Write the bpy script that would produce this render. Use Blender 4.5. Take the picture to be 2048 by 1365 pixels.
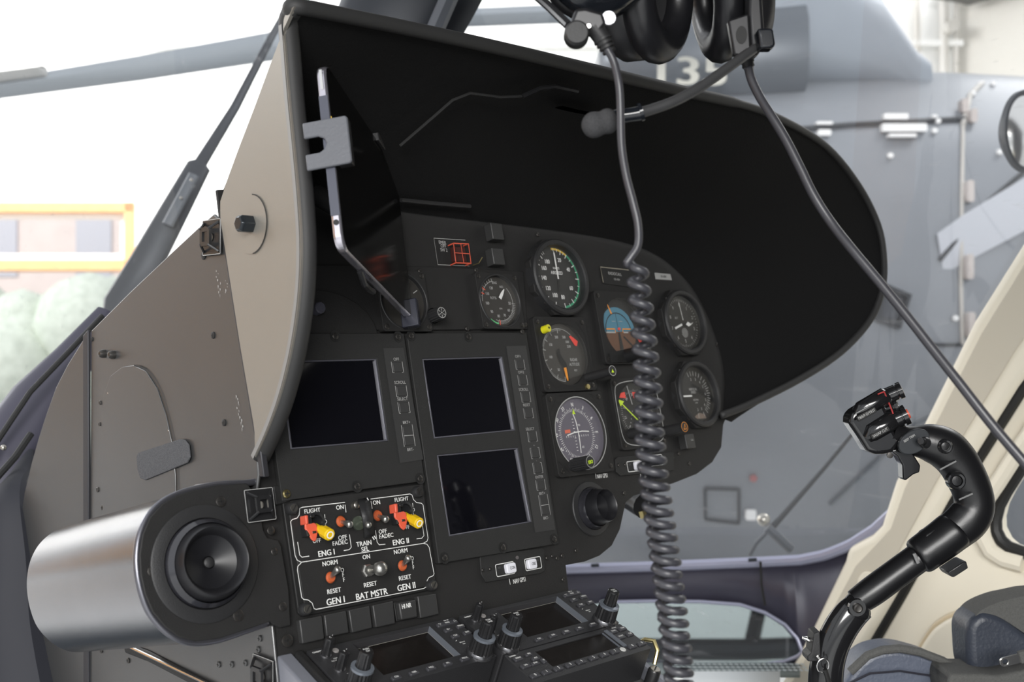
import bpy, bmesh, math, random
from mathutils import Vector, Matrix
random.seed(7)
PI = math.pi
for o in list(bpy.data.objects): bpy.data.objects.remove(o)
scn = bpy.context.scene
COL = scn.collection

# ------------------------------------------------------------------ camera
FPX, YAW, TAU, PCX, PCY = 2211.26, math.radians(44.145), math.radians(13.268), 1024.0, 682.5
CAM = Vector((0, 0, 1.55))
VD = Vector((math.sin(YAW), math.cos(YAW), 0)); VR = Vector((math.cos(YAW), -math.sin(YAW), 0)); VU = Vector((0, 0, 1))
cd = bpy.data.cameras.new('camera'); cam = bpy.data.objects.new('camera', cd); COL.objects.link(cam)
cd.sensor_width = 36; cd.lens = FPX / 2048 * 36; cd.clip_start = .05; cd.clip_end = 200
R3 = Matrix((VR, VU, -VD)).transposed()
cam.matrix_world = Matrix.Translation(CAM) @ R3.to_4x4()
cd.dof.use_dof = True; cd.dof.focus_distance = 1.0; cd.dof.aperture_fstop = 7.5
scn.camera = cam
# ------------------------------------------------------------------ world, lights, exposure
w = bpy.data.worlds.new('hangar_daylight'); scn.world = w; w.use_nodes = True
wn = w.node_tree.nodes; wn['Background'].inputs[0].default_value = (.93, .96, 1.0, 1); wn['Background'].inputs[1].default_value = .95
scn.view_settings.view_transform = 'Standard'; scn.view_settings.look = 'None'
scn.view_settings.exposure = 0.12; scn.view_settings.gamma = 1; scn.view_settings.use_curve_mapping = False
def area_light(name, loc, target, sx, sy, power, col=(1, 1, 1)):
    l = bpy.data.lights.new(name, 'AREA'); l.shape = 'RECTANGLE'; l.size = sx; l.size_y = sy; l.energy = power; l.color = col
    o = bpy.data.objects.new(name, l); COL.objects.link(o); o.location = loc
    o.rotation_euler = (Vector(target) - Vector(loc)).to_track_quat('-Z', 'Y').to_euler(); return o
area_light('left_fill', (-5.0, -5.0, 3.8), (1.2, .8, 1.2), 4, 2.5, 620, (1, .985, .96))  # fill lamp added on the left for the duct highlight and pillar
area_light('overhead_fill', (1.6, 6.6, 4.6), (3.4, 8.6, 2.0), 6, 1.2, 340, (1, .99, .97))  # unseen lamp added to wash the back wall white
area_light('overhead_fill', (6.5, 1.0, 5.4), (4.8, 3.8, 1.0), 5, 2, 120, (1, .99, .97))  # unseen overhead lamp added to fill the parked helicopter and right wall
area_light('garden_fill', (-4.5, 13.5, 7.5), (.5, 15.5, 1.5), 8, 3, 1500, (1, 1, 1))  # area lamp added to brighten the hedge and building outside

# ------------------------------------------------------------------ frames: pixel -> point on a real plane
def ray(x, y): return VD + VR * ((x - PCX) / FPX) - VU * ((y - PCY) / FPX)
def at(x, y, depth): return CAM + ray(x, y) * depth
class Frame:
    def __init__(s, o, ax, ay):
        s.o = Vector(o); s.ax = Vector(ax).normalized(); s.ay = Vector(ay).normalized(); s.az = s.ax.cross(s.ay).normalized(); s.ay = s.az.cross(s.ax)
        s.M = Matrix.Translation(s.o) @ Matrix((s.ax, s.ay, s.az)).transposed().to_4x4()
    def hit(s, x, y, h=0):
        R = ray(x, y); p0 = s.o + s.az * h; return CAM + R * ((p0 - CAM).dot(s.az) / R.dot(s.az))
    def loc(s, x, y, h=0):
        P = s.hit(x, y, h) - s.o; return (P.dot(s.ax), P.dot(s.ay))
    def sub(s, x, y, h=0): return Frame(s.hit(x, y, h), s.ax, s.ay)
    def P(s, *pts, h=0): return [s.loc(x, y, h) for x, y in pts]
def wf(o): return Frame(o, (1, 0, 0), (0, 1, 0))
O0 = at(1161, 867, 1.15)
PAN = Frame(O0, (1, 0, 0), (0, math.sin(TAU), math.cos(TAU)))           # instrument panel plane, z towards the pilot
XL = O0.x - .386
SIDE = Frame((XL, O0.y, O0.z), (0, -1, 0), (0, 0, 1))                   # left side plane, z outwards
TH = math.radians(22)
con0 = PAN.hit(912, 1234, 0.004)
CON = Frame(con0, (1, 0, 0), (0, math.cos(TH), math.sin(TH)))           # radio console plane

# ------------------------------------------------------------------ materials
MATS = {}
def mat(name, col, rough=.5, metal=0, noise=0, nscale=40, bump=0, bscale=400, spec=.5, coat=0, col2=None):
    if name in MATS: return MATS[name]
    m = bpy.data.materials.new(name); m.use_nodes = True; nt = m.node_tree; b = nt.nodes['Principled BSDF']
    b.inputs['Base Color'].default_value = (*col, 1); b.inputs['Roughness'].default_value = rough; b.inputs['Metallic'].default_value = metal
    b.inputs['Specular IOR Level'].default_value = spec; b.inputs['Coat Weight'].default_value = coat
    tc = nt.nodes.new('ShaderNodeTexCoord')
    if noise:
        n = nt.nodes.new('ShaderNodeTexNoise'); n.inputs['Scale'].default_value = nscale; n.inputs['Detail'].default_value = 4
        nt.links.new(tc.outputs['Object'], n.inputs['Vector'])
        r = nt.nodes.new('ShaderNodeMix'); r.data_type = 'RGBA'
        c2 = col2 if col2 else tuple(c * (1 - noise) for c in col)
        r.inputs[6].default_value = (*[min(1, c * (1 + (0 if col2 else noise))) for c in col], 1); r.inputs[7].default_value = (*c2, 1)
        nt.links.new(n.outputs['Fac'], r.inputs[0]); nt.links.new(r.outputs[2], b.inputs['Base Color'])
    if bump:
        n2 = nt.nodes.new('ShaderNodeTexNoise'); n2.inputs['Scale'].default_value = bscale; n2.inputs['Detail'].default_value = 3
        nt.links.new(tc.outputs['Object'], n2.inputs['Vector'])
        bp = nt.nodes.new('ShaderNodeBump'); bp.inputs['Strength'].default_value = bump; bp.inputs['Distance'].default_value = .001
        nt.links.new(n2.outputs['Fac'], bp.inputs['Height']); nt.links.new(bp.outputs[0], b.inputs['Normal'])
    MATS[name] = m; return m
def glass(name, tint=(1, 1, 1), haze=0.0, refl=1.0):
    m = bpy.data.materials.new(name); m.use_nodes = True; nt = m.node_tree; nt.nodes.remove(nt.nodes['Principled BSDF'])
    out = nt.nodes['Material Output']; t = nt.nodes.new('ShaderNodeBsdfTransparent'); t.inputs[0].default_value = (*tint, 1)
    g = nt.nodes.new('ShaderNodeBsdfGlossy'); g.inputs['Roughness'].default_value = .02; g.inputs[0].default_value = (refl, refl, refl, 1)
    lw_ = nt.nodes.new('ShaderNodeLayerWeight'); pw = nt.nodes.new('ShaderNodeMath'); pw.operation = 'POWER'; pw.inputs[1].default_value = 4.5
    nt.links.new(lw_.outputs['Facing'], pw.inputs[0]); fr = nt.nodes.new('ShaderNodeMath'); fr.operation = 'MULTIPLY_ADD'; fr.inputs[1].default_value = .9; fr.inputs[2].default_value = .04
    nt.links.new(pw.outputs[0], fr.inputs[0])
    mx = nt.nodes.new('ShaderNodeMixShader'); nt.links.new(fr.outputs[0], mx.inputs[0]); nt.links.new(t.outputs[0], mx.inputs[1]); nt.links.new(g.outputs[0], mx.inputs[2])
    last = mx
    if haze:   # fine scratches, plus a milky haze painted in as pale diffuse colour
        df = nt.nodes.new('ShaderNodeBsdfDiffuse'); df.inputs[0].default_value = (.8, .8, .82, 1)
        tc = nt.nodes.new('ShaderNodeTexCoord'); mp = nt.nodes.new('ShaderNodeMapping'); mp.inputs['Rotation'].default_value = (.3, .7, .4); mp.inputs['Scale'].default_value = (60, 1.6, 60)
        n = nt.nodes.new('ShaderNodeTexNoise'); n.inputs['Scale'].default_value = 1.6; n.inputs['Detail'].default_value = 5
        cr = nt.nodes.new('ShaderNodeMapRange'); cr.inputs[1].default_value = .62; cr.inputs[2].default_value = .9; cr.inputs[3].default_value = haze * .5; cr.inputs[4].default_value = haze * 3
        nt.links.new(tc.outputs['Object'], mp.inputs[0]); nt.links.new(mp.outputs[0], n.inputs['Vector']); nt.links.new(n.outputs['Fac'], cr.inputs[0])
        m2 = nt.nodes.new('ShaderNodeMixShader'); nt.links.new(cr.outputs[0], m2.inputs[0]); nt.links.new(mx.outputs[0], m2.inputs[1]); nt.links.new(df.outputs[0], m2.inputs[2]); last = m2
    nt.links.new(last.outputs[0], out.inputs[0]); MATS[name] = m; return m
BLK = mat('panel_black_paint', (.0205, .020, .0198), .62, 0, .12, 60, .25, 900, spec=.32)
BLK2 = mat('display_bezel_black', (.024, .024, .0238), .58, 0, .1, 50, .35, 1200, spec=.32)
BLKD = mat('deep_black', (.012, .012, .012), .6)
HOODIN = mat('hood_lining_black', (.006, .006, .0062), .8, 0, 0, 40, .5, 600, spec=.2)
KEYM = mat('key_strip_dark', (.036, .036, .036), .45, 0, 0, 40, .1, 900)
PLAS = mat('black_plastic', (.018, .018, .019), .28, bump=.08, bscale=700)
PLASM = mat('black_plastic_matt', (.022, .022, .023), .5, bump=.2, bscale=900)
RUB = mat('rim_rubber', (.028, .028, .028), .6, bump=.08, bscale=700)
WHT = mat('white_paint', (.85, .85, .83), .6)
WHTD = mat('dim_white_paint', (.42, .42, .41), .6)
SCR = mat('screen_glass', (.004, .004, .006), .06, spec=.8, coat=.5)
SCRR = mat('radio_screen', (.010, .008, .007), .25, noise=.5, nscale=200, bump=.1, bscale=300)
TAN = mat('side_panel_paint', (.120, .121, .122), .34, .70, .08, 6, .06, 1500)
TANF = mat('hood_side_paint', (.29, .275, .245), .40, .5, .05, 8, .06, 1500)
ALU = mat('brushed_aluminium', (.25, .25, .26), .20, 1, .12, 20, .07, 1300)
CHR = mat('chrome', (.75, .74, .72), .18, 1)
STL = mat('worn_steel', (.42, .40, .36), .32, .95)
DSC = mat('dark_screw', (.09, .085, .08), .35, .8)
BRS = mat('brass_screw', (.5, .42, .2), .3, .95)
RED = mat('guard_red', (.72, .11, .06), .4)
REDP = mat('flag_red', (.85, .07, .05), .5)
YEL = mat('switch_yellow', (.78, .50, .01), .35)
ORG = mat('orange_paint', (.9, .33, .03), .5)
ORB = mat('orange_boot', (.50, .10, .03), .5)
GRN = mat('green_paint', (.05, .36, .19), .5)
YGR = mat('yellow_green_paint', (.62, .85, .03), .5)
AMB = mat('amber_paint', (.75, .5, .06), .5)
SKYB = mat('horizon_blue', (.07, .23, .33), .5)
BRN = mat('horizon_brown', (.13, .055, .025), .5)
DIAL = mat('dial_black', (.014, .014, .014), .5)
DIALG = mat('dial_grey', (.045, .042, .038), .45)
DIALP = mat('dial_purple_grey', (.12, .11, .14), .4)
CREAM = mat('cream_plastic', (.86, .80, .66), .45, 0, .03, 5, .1, 700)
CRED = mat('cream_recess', (.66, .55, .38), .45, 0, .03, 5)
SEAL = mat('door_seal', (.012, .012, .011), .5)
LEA = mat('navy_leather', (.038, .045, .062), .42, 0, .15, 14, .5, 260)
LEB = mat('blue_grey_leather', (.10, .115, .155), .38, 0, .1, 14, .5, 260)
WEB = mat('grey_webbing', (.10, .10, .095), .8, 0, .3, 500, .8, 700)
CORD = mat('cord_rubber', (.05, .05, .058), .34, spec=.6)
FOAM = mat('foam_grey', (.075, .075, .078), .95, 0, .3, 700, 1, 1500, spec=.1)
CUSH = mat('ear_leather', (.012, .012, .014), .33, bump=.25, bscale=120)
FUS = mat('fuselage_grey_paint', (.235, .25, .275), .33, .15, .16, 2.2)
FUSD = mat('fuselage_dark_grey', (.10, .115, .135), .35, .2, .12, 3)
SILL = mat('sill_blue_grey', (.050, .048, .070), .42, .1, .05, 9)
SILH = mat('sill_light_edge', (.36, .37, .48), .3, .3)
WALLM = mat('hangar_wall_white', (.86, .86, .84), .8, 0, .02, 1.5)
WOOD = mat('window_timber', (.66, .36, .16), .5, 0, .15, 12)
FLR = mat('hangar_floor', (.55, .56, .56), .35, 0, .08, 1.2)
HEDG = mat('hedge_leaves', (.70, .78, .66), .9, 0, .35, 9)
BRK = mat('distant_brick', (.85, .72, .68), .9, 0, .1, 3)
DRK = mat('dark_steel', (.030, .034, .042), .4, .3)
BLADE = mat('blade_grey', (.27, .30, .33), .45, 0, .08, 3)
TWIN = glass('windshield_glass', (.94, .95, .96), .10)
TCHIN = glass('chin_glass', (.36, .42, .43), .10)
TDIAL = glass('dial_glass', (1, 1, 1), 0, .55)

# ------------------------------------------------------------------ builder
WM = {}
def poly_fill(bm, loops, z, M):
    edges = []; rings = []
    for lp in loops:
        vs = [bm.verts.new(M @ Vector((p[0], p[1], z))) for p in lp]; rings.append(vs)
        for i in range(len(vs)): edges.append(bm.edges.new((vs[i], vs[(i + 1) % len(vs)])))
    if len(loops) == 1:
        for e in edges: pass
        bm.faces.new(rings[0])
    else: bmesh.ops.triangle_fill(bm, use_beauty=True, use_dissolve=False, edges=edges)
    return rings
class B:
    def __init__(s, F): s.bm = bmesh.new(); s.F = F; s.M = F.M
    def prism(s, pts, z0, z1, holes=()):
        loops = [pts] + list(holes)
        a = poly_fill(s.bm, loops, z0, s.M); b = poly_fill(s.bm, loops, z1, s.M)
        for ra, rb in zip(a, b):
            n = len(ra)
            for i in range(n): s.bm.faces.new((ra[i], ra[(i + 1) % n], rb[(i + 1) % n], rb[i]))
        return s
    def flat(s, pts, z, holes=()): poly_fill(s.bm, [pts] + list(holes), z, s.M); return s
    def box(s, c, sz, rot=None):
        L = Matrix.Translation(Vector(c)) @ (rot.to_4x4() if rot else Matrix()) @ Matrix.Diagonal((sz[0], sz[1], sz[2], 1))
        bmesh.ops.create_cube(s.bm, size=1, matrix=s.M @ L); return s
    def lathe(s, prof, c=(0, 0, 0), seg=32, axis=None, ang=None):
        L = Matrix.Translation(Vector(c))
        if axis is not None: L = L @ Vector((0, 0, 1)).rotation_difference(Vector(axis)).to_matrix().to_4x4()
        rings = []
        for r, z in prof:
            if r < 1e-6: rings.append([s.bm.verts.new(s.M @ L @ Vector((0, 0, z)))])
            else: rings.append([s.bm.verts.new(s.M @ L @ Vector((r * math.cos(2 * PI * i / seg), r * math.sin(2 * PI * i / seg), z))) for i in range(seg)])
        for a, b in zip(rings, rings[1:]):
            for i in range(seg):
                j = (i + 1) % seg
                if len(a) == 1 and len(b) == 1: continue
                if len(a) == 1: s.bm.faces.new((a[0], b[i], b[j]))
                elif len(b) == 1: s.bm.faces.new((a[i], a[j], b[0]))
                else: s.bm.faces.new((a[i], a[j], b[j], b[i]))
        return s
    def knurl(s, r0, r1, z0, z1, c=(0, 0, 0), n=24, depth=.07):
        L = Matrix.Translation(Vector(c)); rings = []
        for r, z in ((r0, z0), (r1, z1)):
            rings.append([s.bm.verts.new(s.M @ L @ Vector((r * (1 - depth * (i % 2)) * math.cos(PI * i / n), r * (1 - depth * (i % 2)) * math.sin(PI * i / n), z))) for i in range(2 * n)])
        for i in range(2 * n):
            j = (i + 1) % (2 * n); s.bm.faces.new((rings[0][i], rings[0][j], rings[1][j], rings[1][i]))
        s.bm.faces.new(rings[1]); s.bm.faces.new(rings[0][::-1]); return s
    def tube(s, path, rad, seg=12, ell=None, world=False):
        M = Matrix() if world else s.M
        P = [M @ Vector(p) for p in path]; n = len(P)
        rs = rad if isinstance(rad, (list, tuple)) else [rad] * n
        T = [(P[min(i + 1, n - 1)] - P[max(i - 1, 0)]).normalized() for i in range(n)]
        nrm = T[0].orthogonal().normalized() if ell is None else None
        rings = []
        for i in range(n):
            if ell is None:
                nrm = (nrm - T[i] * nrm.dot(T[i])).normalized(); bn = T[i].cross(nrm); k = 1
            else:
                bn = (ell[0] - T[i] * ell[0].dot(T[i])).normalized(); nrm = bn.cross(T[i]); k = ell[1]
            rings.append([s.bm.verts.new(P[i] + nrm * rs[i] * math.cos(2 * PI * j / seg) + bn * rs[i] * k * math.sin(2 * PI * j / seg)) for j in range(seg)])
        for a, b in zip(rings, rings[1:]):
            for j in range(seg): s.bm.faces.new((a[j], a[(j + 1) % seg], b[(j + 1) % seg], b[j]))
        s.bm.faces.new(rings[0][::-1]); s.bm.faces.new(rings[-1]); return s
    def seg(s, p, q, wd, z):
        p = Vector(p); q = Vector(q); t = (q - p).normalized(); nn = Vector((-t.y, t.x)) * wd / 2
        s.flat([p + nn, p - nn, q - nn, q + nn], z); return s
    def line(s, pts, wd, z, close=False):
        pts = [Vector(p) for p in pts]; n = len(pts)
        if close: pts = pts + [pts[0], pts[1]]
        L = []; R = []
        for i in range(len(pts)):
            t = (pts[min(i + 1, len(pts) - 1)] - pts[max(i - 1, 0)]).normalized(); nn = Vector((-t.y, t.x)) * wd / 2
            L.append(s.bm.verts.new(s.M @ Vector((*(pts[i] + nn), z)))); R.append(s.bm.verts.new(s.M @ Vector((*(pts[i] - nn), z))))
        for i in range(len(pts) - 1 - (1 if close else 0)): s.bm.faces.new((L[i], R[i], R[i + 1], L[i + 1]))
        return s
    def arc(s, r0, r1, a0, a1, z, c=(0, 0), n=24):
        pt = lambda r, a: (c[0] + r * math.sin(math.radians(a)), c[1] + r * math.cos(math.radians(a)))
        for i in range(n):
            x, y = a0 + (a1 - a0) * i / n, a0 + (a1 - a0) * (i + 1) / n
            s.flat([pt(r0, x), pt(r0, y), pt(r1, y), pt(r1, x)], z)
        return s
    def disc(s, r, z, c=(0, 0), n=32): s.flat([(c[0] + r * math.cos(2 * PI * i / n), c[1] + r * math.sin(2 * PI * i / n)) for i in range(n)], z); return s
    def tick(s, r0, r1, a, wd, z, c=(0, 0)):
        sn, cs = math.sin(math.radians(a)), math.cos(math.radians(a)); s.seg((c[0] + r0 * sn, c[1] + r0 * cs), (c[0] + r1 * sn, c[1] + r1 * cs), wd, z); return s
    def text(s, st, x, y, z, cap, rot=0, sx=.85, bold=.012, al='CENTER'):
        cu = bpy.data.curves.new('t', 'FONT'); cu.body = st; cu.size = cap / .72; cu.align_x = al; cu.align_y = 'CENTER'; cu.resolution_u = 3
        ob = bpy.data.objects.new('t', cu); me0 = bpy.data.meshes.new_from_object(ob)
        for dx, dy, dz_ in (((-1, 0, 0), (1, 0, .00002), (0, .8, .00004)) if bold > 0 else ((0, 0, 0),)):
            me = me0.copy(); me.transform(s.M @ Matrix.Translation((x, y, z + dz_)) @ Matrix.Rotation(rot, 4, 'Z') @ Matrix.Diagonal((sx, 1, 1, 1)) @ Matrix.Translation((dx * cap * (bold * .8 + .012), dy * cap * .02, 0)))
            s.bm.from_mesh(me); bpy.data.meshes.remove(me)
        me = me0
        bpy.data.objects.remove(ob); bpy.data.curves.remove(cu); bpy.data.meshes.remove(me); return s
    def grid(s, rows, close=False):
        V = [[s.bm.verts.new(p) for p in r] for r in rows]
        for a, b in zip(V, V[1:]):
            for i in range(len(a) - (0 if close else 1)):
                j = (i + 1) % len(a); s.bm.faces.new((a[i], a[j], b[j], b[i]))
        return s
    def done(s, name, m, root=None, bevel=0, sub=0, solid=0, smooth=35, segs=2):
        bm = s.bm; bmesh.ops.remove_doubles(bm, verts=bm.verts, dist=1e-6)
        R = WM[root.name] if root else s.M
        bmesh.ops.transform(bm, matrix=R.inverted(), verts=bm.verts)
        bmesh.ops.recalc_face_normals(bm, faces=bm.faces)
        me = bpy.data.meshes.new(name); bm.to_mesh(me); bm.free()
        for p in me.polygons: p.use_smooth = True
        me.set_sharp_from_angle(angle=math.radians(smooth))
        me.materials.append(m); o = bpy.data.objects.new(name, me); COL.objects.link(o)
        if root: o.parent = root
        else: o.matrix_world = s.M
        WM[o.name] = R
        if solid:
            md = o.modifiers.new('thickness', 'SOLIDIFY'); md.thickness = solid; md.offset = 0
        if bevel:
            md = o.modifiers.new('bevel', 'BEVEL'); md.width = bevel; md.segments = segs; md.limit_method = 'ANGLE'; md.angle_limit = math.radians(40)
        if sub:
            md = o.modifiers.new('subsurf', 'SUBSURF'); md.levels = sub; md.render_levels = sub
        return o
def tag(o, label=None, cat=None, group=None, kind=None):
    if label: o['label'] = label
    if cat: o['category'] = cat
    if group: o['group'] = group
    if kind: o['kind'] = kind
    return o
def T(name, label, cat, F, group=None):
    o = bpy.data.objects.new(name, None); o.empty_display_size = .02; COL.objects.link(o); o.matrix_world = F.M; WM[o.name] = F.M
    return tag(o, label, cat, group)
def rrect(w, h, r, c=(0, 0), n=4):
    P = []
    for k, (sx, sy) in enumerate(((1, 1), (-1, 1), (-1, -1), (1, -1))):
        for i in range(n + 1):
            a = PI / 2 * k + PI / 2 * i / n; P.append((c[0] + sx * (w / 2 - r) + r * math.cos(a), c[1] + sy * (h / 2 - r) + r * math.sin(a)))
    return P
def circ(r, c=(0, 0), n=32): return [(c[0] + r * math.cos(2 * PI * i / n), c[1] + r * math.sin(2 * PI * i / n)) for i in range(n)]
def spline(P, k=6, closed=False):
    P = [Vector(p) for p in P]; out = []; n = len(P)
    rng = range(n if closed else n - 1)
    for i in rng:
        p0 = P[(i - 1) % n] if closed else P[max(i - 1, 0)]; p1 = P[i]; p2 = P[(i + 1) % n]; p3 = P[(i + 2) % n] if closed else P[min(i + 2, n - 1)]
        for j in range(k):
            t = j / k; out.append(.5 * ((2 * p1) + (-p0 + p2) * t + (2 * p0 - 5 * p1 + 4 * p2 - p3) * t * t + (-p0 + 3 * p1 - 3 * p2 + p3) * t ** 3))
    if not closed: out.append(P[-1])
    return out
def screw(F, x, y, h, r, root, m=None, recess=True, proud=.0012):
    """a cross-head screw seated at a pixel of frame F"""
    cx, cy = F.loc(x, y, h); b = B(F)
    b.lathe([(0, h), (r * 1.0, h), (r, h + proud * .7), (r * .8, h + proud), (0, h + proud)], (cx, cy, 0), 14)
    s = b.done('screw', m or DSC, root)
    k = B(F); k.box((cx, cy, h + proud), (r * 1.3, r * .28, .0002)); k.box((cx, cy, h + proud), (r * .28, r * 1.3, .0002)); k.done('screw_slot', BLKD, s)
    return s

# ================================================================== THE HANGAR
WD = 9.0
WALL = Frame(at(PCX, PCY, WD), VR, (0, 0, 1))                             # back wall, facing the camera
def wl(x, y): return WALL.loc(x, y)
wx0, wz0 = wl(-900, 0)[0], -1.55
ztop = 3.6; cornx = wl(1915, 0)[0]
winL, winT = wl(-330, 0)[0], wl(0, 405)[1]; winR = wl(270, 0)[0]; winB = wl(0, 1010)[1]; mul = wl(0, 531)[1]
b = B(WALL); b.prism([(wx0 - 4, wz0), (cornx, wz0), (cornx, ztop), (wx0 - 4, ztop)], -.25, 0, holes=[[(winL, winB), (winR, winB), (winR, winT), (winL, winT)]])
tag(b.done('wall_back', WALLM), kind='structure')
b = B(WALL); b.box(((wx0 + cornx) / 2 - 2, wl(0, 93)[1], .06), (cornx - wx0 + 4, .045, .12)); tag(b.done('trim_1', WALLM), kind='structure')
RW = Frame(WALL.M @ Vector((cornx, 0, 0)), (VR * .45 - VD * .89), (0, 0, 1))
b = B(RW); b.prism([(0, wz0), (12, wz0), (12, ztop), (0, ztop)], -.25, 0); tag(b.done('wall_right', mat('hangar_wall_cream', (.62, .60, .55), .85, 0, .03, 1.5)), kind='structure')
b = B(wf((0, 0, 0))); b.box((4, 4, -.05), (44, 44, .1)); tag(b.done('floor', FLR), kind='structure')
b = B(WALL); fw = .085
for (x0, x1, y0, y1) in ((winL, winR, winT - fw, winT), (winL, winR, winB, winB + fw), (winL, winL + fw, winB, winT), (winR - fw, winR, winB, winT), (winL, winR, mul - .045, mul + .045), (winL + .55, winL + .62, winB, mul)):
    b.box(((x0 + x1) / 2, (y0 + y1) / 2, -.08), (x1 - x0, y1 - y0, .2))
win = tag(b.done('window_1', WOOD, bevel=.01), kind='structure')
b = B(WALL)
for (y0, y1) in ((mul + .05, winT - .08),): b.prism([(winL + .1, y0), (winR - fw, y0), (winR - fw, y1), (winL + .1, y1)], -.12, -.08, holes=[[(winL + .18, y0 + .05), (winR - fw - .06, y0 + .05), (winR - fw - .06, y1 - .05), (winL + .18, y1 - .05)]])
b.done('window_sash', WHT, win)
b = B(WALL); b.flat([(winL, winB), (winR, winB), (winR, winT), (winL, winT)], -.1); b.done('window_pane', glass('house_glass', (.97, .98, .98)), win)
# outdoors
OUT = Frame(at(60, 700, 15), VR, (0, 0, 1))
b = B(OUT); h = []
for i in range(60):
    for j in range(2): bmesh.ops.create_icosphere(b.bm, subdivisions=2, radius=random.uniform(.4, .75), matrix=OUT.M @ Matrix.Translation((random.uniform(-5, 2.6), random.uniform(-1.2, .55) , random.uniform(-.5, .5))))
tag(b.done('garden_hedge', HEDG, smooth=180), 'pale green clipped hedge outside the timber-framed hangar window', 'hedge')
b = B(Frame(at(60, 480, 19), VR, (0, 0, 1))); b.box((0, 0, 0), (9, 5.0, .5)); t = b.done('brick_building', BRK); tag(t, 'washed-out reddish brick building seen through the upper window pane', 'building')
b = B(Frame(at(60, 480, 19), VR, (0, 0, 1)))
for x in (-2.2, -.4, 1.2): b.box((x, -.1, .26), (.6, 1.1, .06))
b.done('window', mat('far_window', (.55, .54, .60), .4), t)
# pipes and bracket high in the right corner
for i, (x, rr) in enumerate(((1839, .022), (1893, .035), (1917, .02))):
    b = B(WALL); X = wl(x, 0)[0] - .06; b.tube([(X, wz0, .1), (X, ztop, .1)], rr, 10)
    tag(b.done('wall_pipe', mat('pipe_grey', (.62, .60, .56), .5)), ['thin grey pipe running down the white wall, leftmost of three', 'thick grey pipe with a valve on the white wall', 'thin grey pipe right in the corner of the white walls'][i], 'pipe', 'pipes on the hangar wall')
b = B(WALL); X = wl(1882, 0)[0]; Yv = wl(0, 68)[1]; b.lathe([(0, -.05), (.05, -.05), (.05, .05), (0, .05)], (X, Yv, .2), 12); b.done('valve', mat('pipe_grey', (.6, .6, .6)), bpy.data.objects['wall_pipe.001'])
b = B(WALL); p = [wl(*q) for q in ((1828, 14), (1868, 2), (1990, -14), (1978, 10), (1912, 30), (1886, 24))]; b.prism(p, .25, 1.1)
tag(b.done('roof_bracket', mat('bracket_dark', (.10, .095, .085), .7)), 'dark roof bracket in the upper corner of the hangar', 'bracket')
# unseen timber boarding added on the left to reflect orange in the metal
b = B(wf((-3.9, 5.5, 0)))
for i in range(44): b.box((0, -3.4 + i * .25, 2.2), (.06, .235, 3.0))
tp = tag(b.done('timber_reflector', mat('reflector_timber', (.46, .24, .08), .5, noise=.15, nscale=3), bevel=.01), 'unseen orange timber boarding added on the left to warm the metal reflections', 'reflector')
b = B(wf((-3.9, 5.5, 0))); b.box((0, 2, .55), (.08, 11, .35)); b.done('reflector_dark_strip', DRK, tp)  # unseen dark strip added for the dark band reflected in the duct

# ---------------------------------------------------------------- rotor blade outside
def chain(bm_b, spec, thick):   # spec: (x, ytop, ybot, depth)
    rows = []
    for x, y0, y1, dp in spec:
        t, bt = at(x, y0, dp), at(x, y1, dp); m = (t + bt) / 2
        rows.append([t - VD * thick * .3, t.lerp(bt, .5) - VD * thick, bt - VD * thick * .3, bt + VD * thick * .3, t + VD * thick * .3])
    bm_b.grid(rows, close=True); bm_b.bm.faces.new([v for v in bm_b.bm.verts][:4]); bm_b.bm.faces.new([v for v in bm_b.bm.verts][-4:])
F0 = wf(at(300, 130, 3.3)); b = B(F0)  # blade
chain(b, [(-300, 215, 275, 2.9), (0, 160, 196, 3.1), (280, 113, 160, 3.3), (560, 62, 118, 3.5), (900, 20, 54, 3.6), (1250, 5, 40, 3.62), (1500, -4, 30, 3.6)], .035)
bl = tag(b.done('rotor_blade', BLADE, smooth=60), 'long grey rotor blade crossing in front of the white hangar wall', 'rotor blade')
b = B(F0); chain(b, [(-320, 208, 232, 2.87), (0, 146, 162, 3.07), (90, 134, 150, 3.13)], .05); b.done('blade_edge_highlight', mat('blade_highlight', (.5, .5, .49), .5), bl)  # pale strip paints the highlight on the blade's upper edge

# ---------------------------------------------------------------- the other helicopter
D2 = 4.6
H2 = wf(at(1600, 700, D2)); hel = T('parked_helicopter', 'dark grey helicopter with pale number on its engine cowling, parked behind the right windshield', 'helicopter', H2)
def loft(bld, secs, seg=28, pw=2.6):  # secs: (x, ytop, ybot, halfdepth, depth)
    rows = []
    for x, y0, y1, hd, dp in secs:
        t, bt = at(x, y0, dp), at(x, y1, dp); c = (t + bt) / 2; hh = (t - bt).length / 2; r = []
        for i in range(seg):
            a = 2 * PI * i / seg; ca, sa = math.cos(a), math.sin(a)
            r.append(c + VU * hh * math.copysign(abs(sa) ** (2 / pw), sa) + VD * hd * math.copysign(abs(ca) ** (2 / pw), ca))
        rows.append(r)
    bld.grid(rows, close=True)
    v = list(bld.bm.verts); bld.bm.faces.new(v[:seg]); bld.bm.faces.new(v[-seg:])
bl.parent = hel; bl.matrix_parent_inverse = hel.matrix_world.inverted()
for k_ in ('label', 'category'): del bl[k_]
b = B(H2); loft(b, [(850, 420, 900, .3, D2), (960, 300, 1060, .55, D2), (1150, 215, 1150, .75, D2), (1400, 170, 1200, .85, D2), (1700, 152, 1215, .85, D2), (2000, 158, 1200, .85, D2), (2300, 200, 1150, .8, D2), (2700, 330, 900, .6, D2), (2950, 420, 700, .3, D2)], 32, 2.3)
fus = b.done('fuselage', FUS, hel, sub=1, smooth=180)
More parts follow.
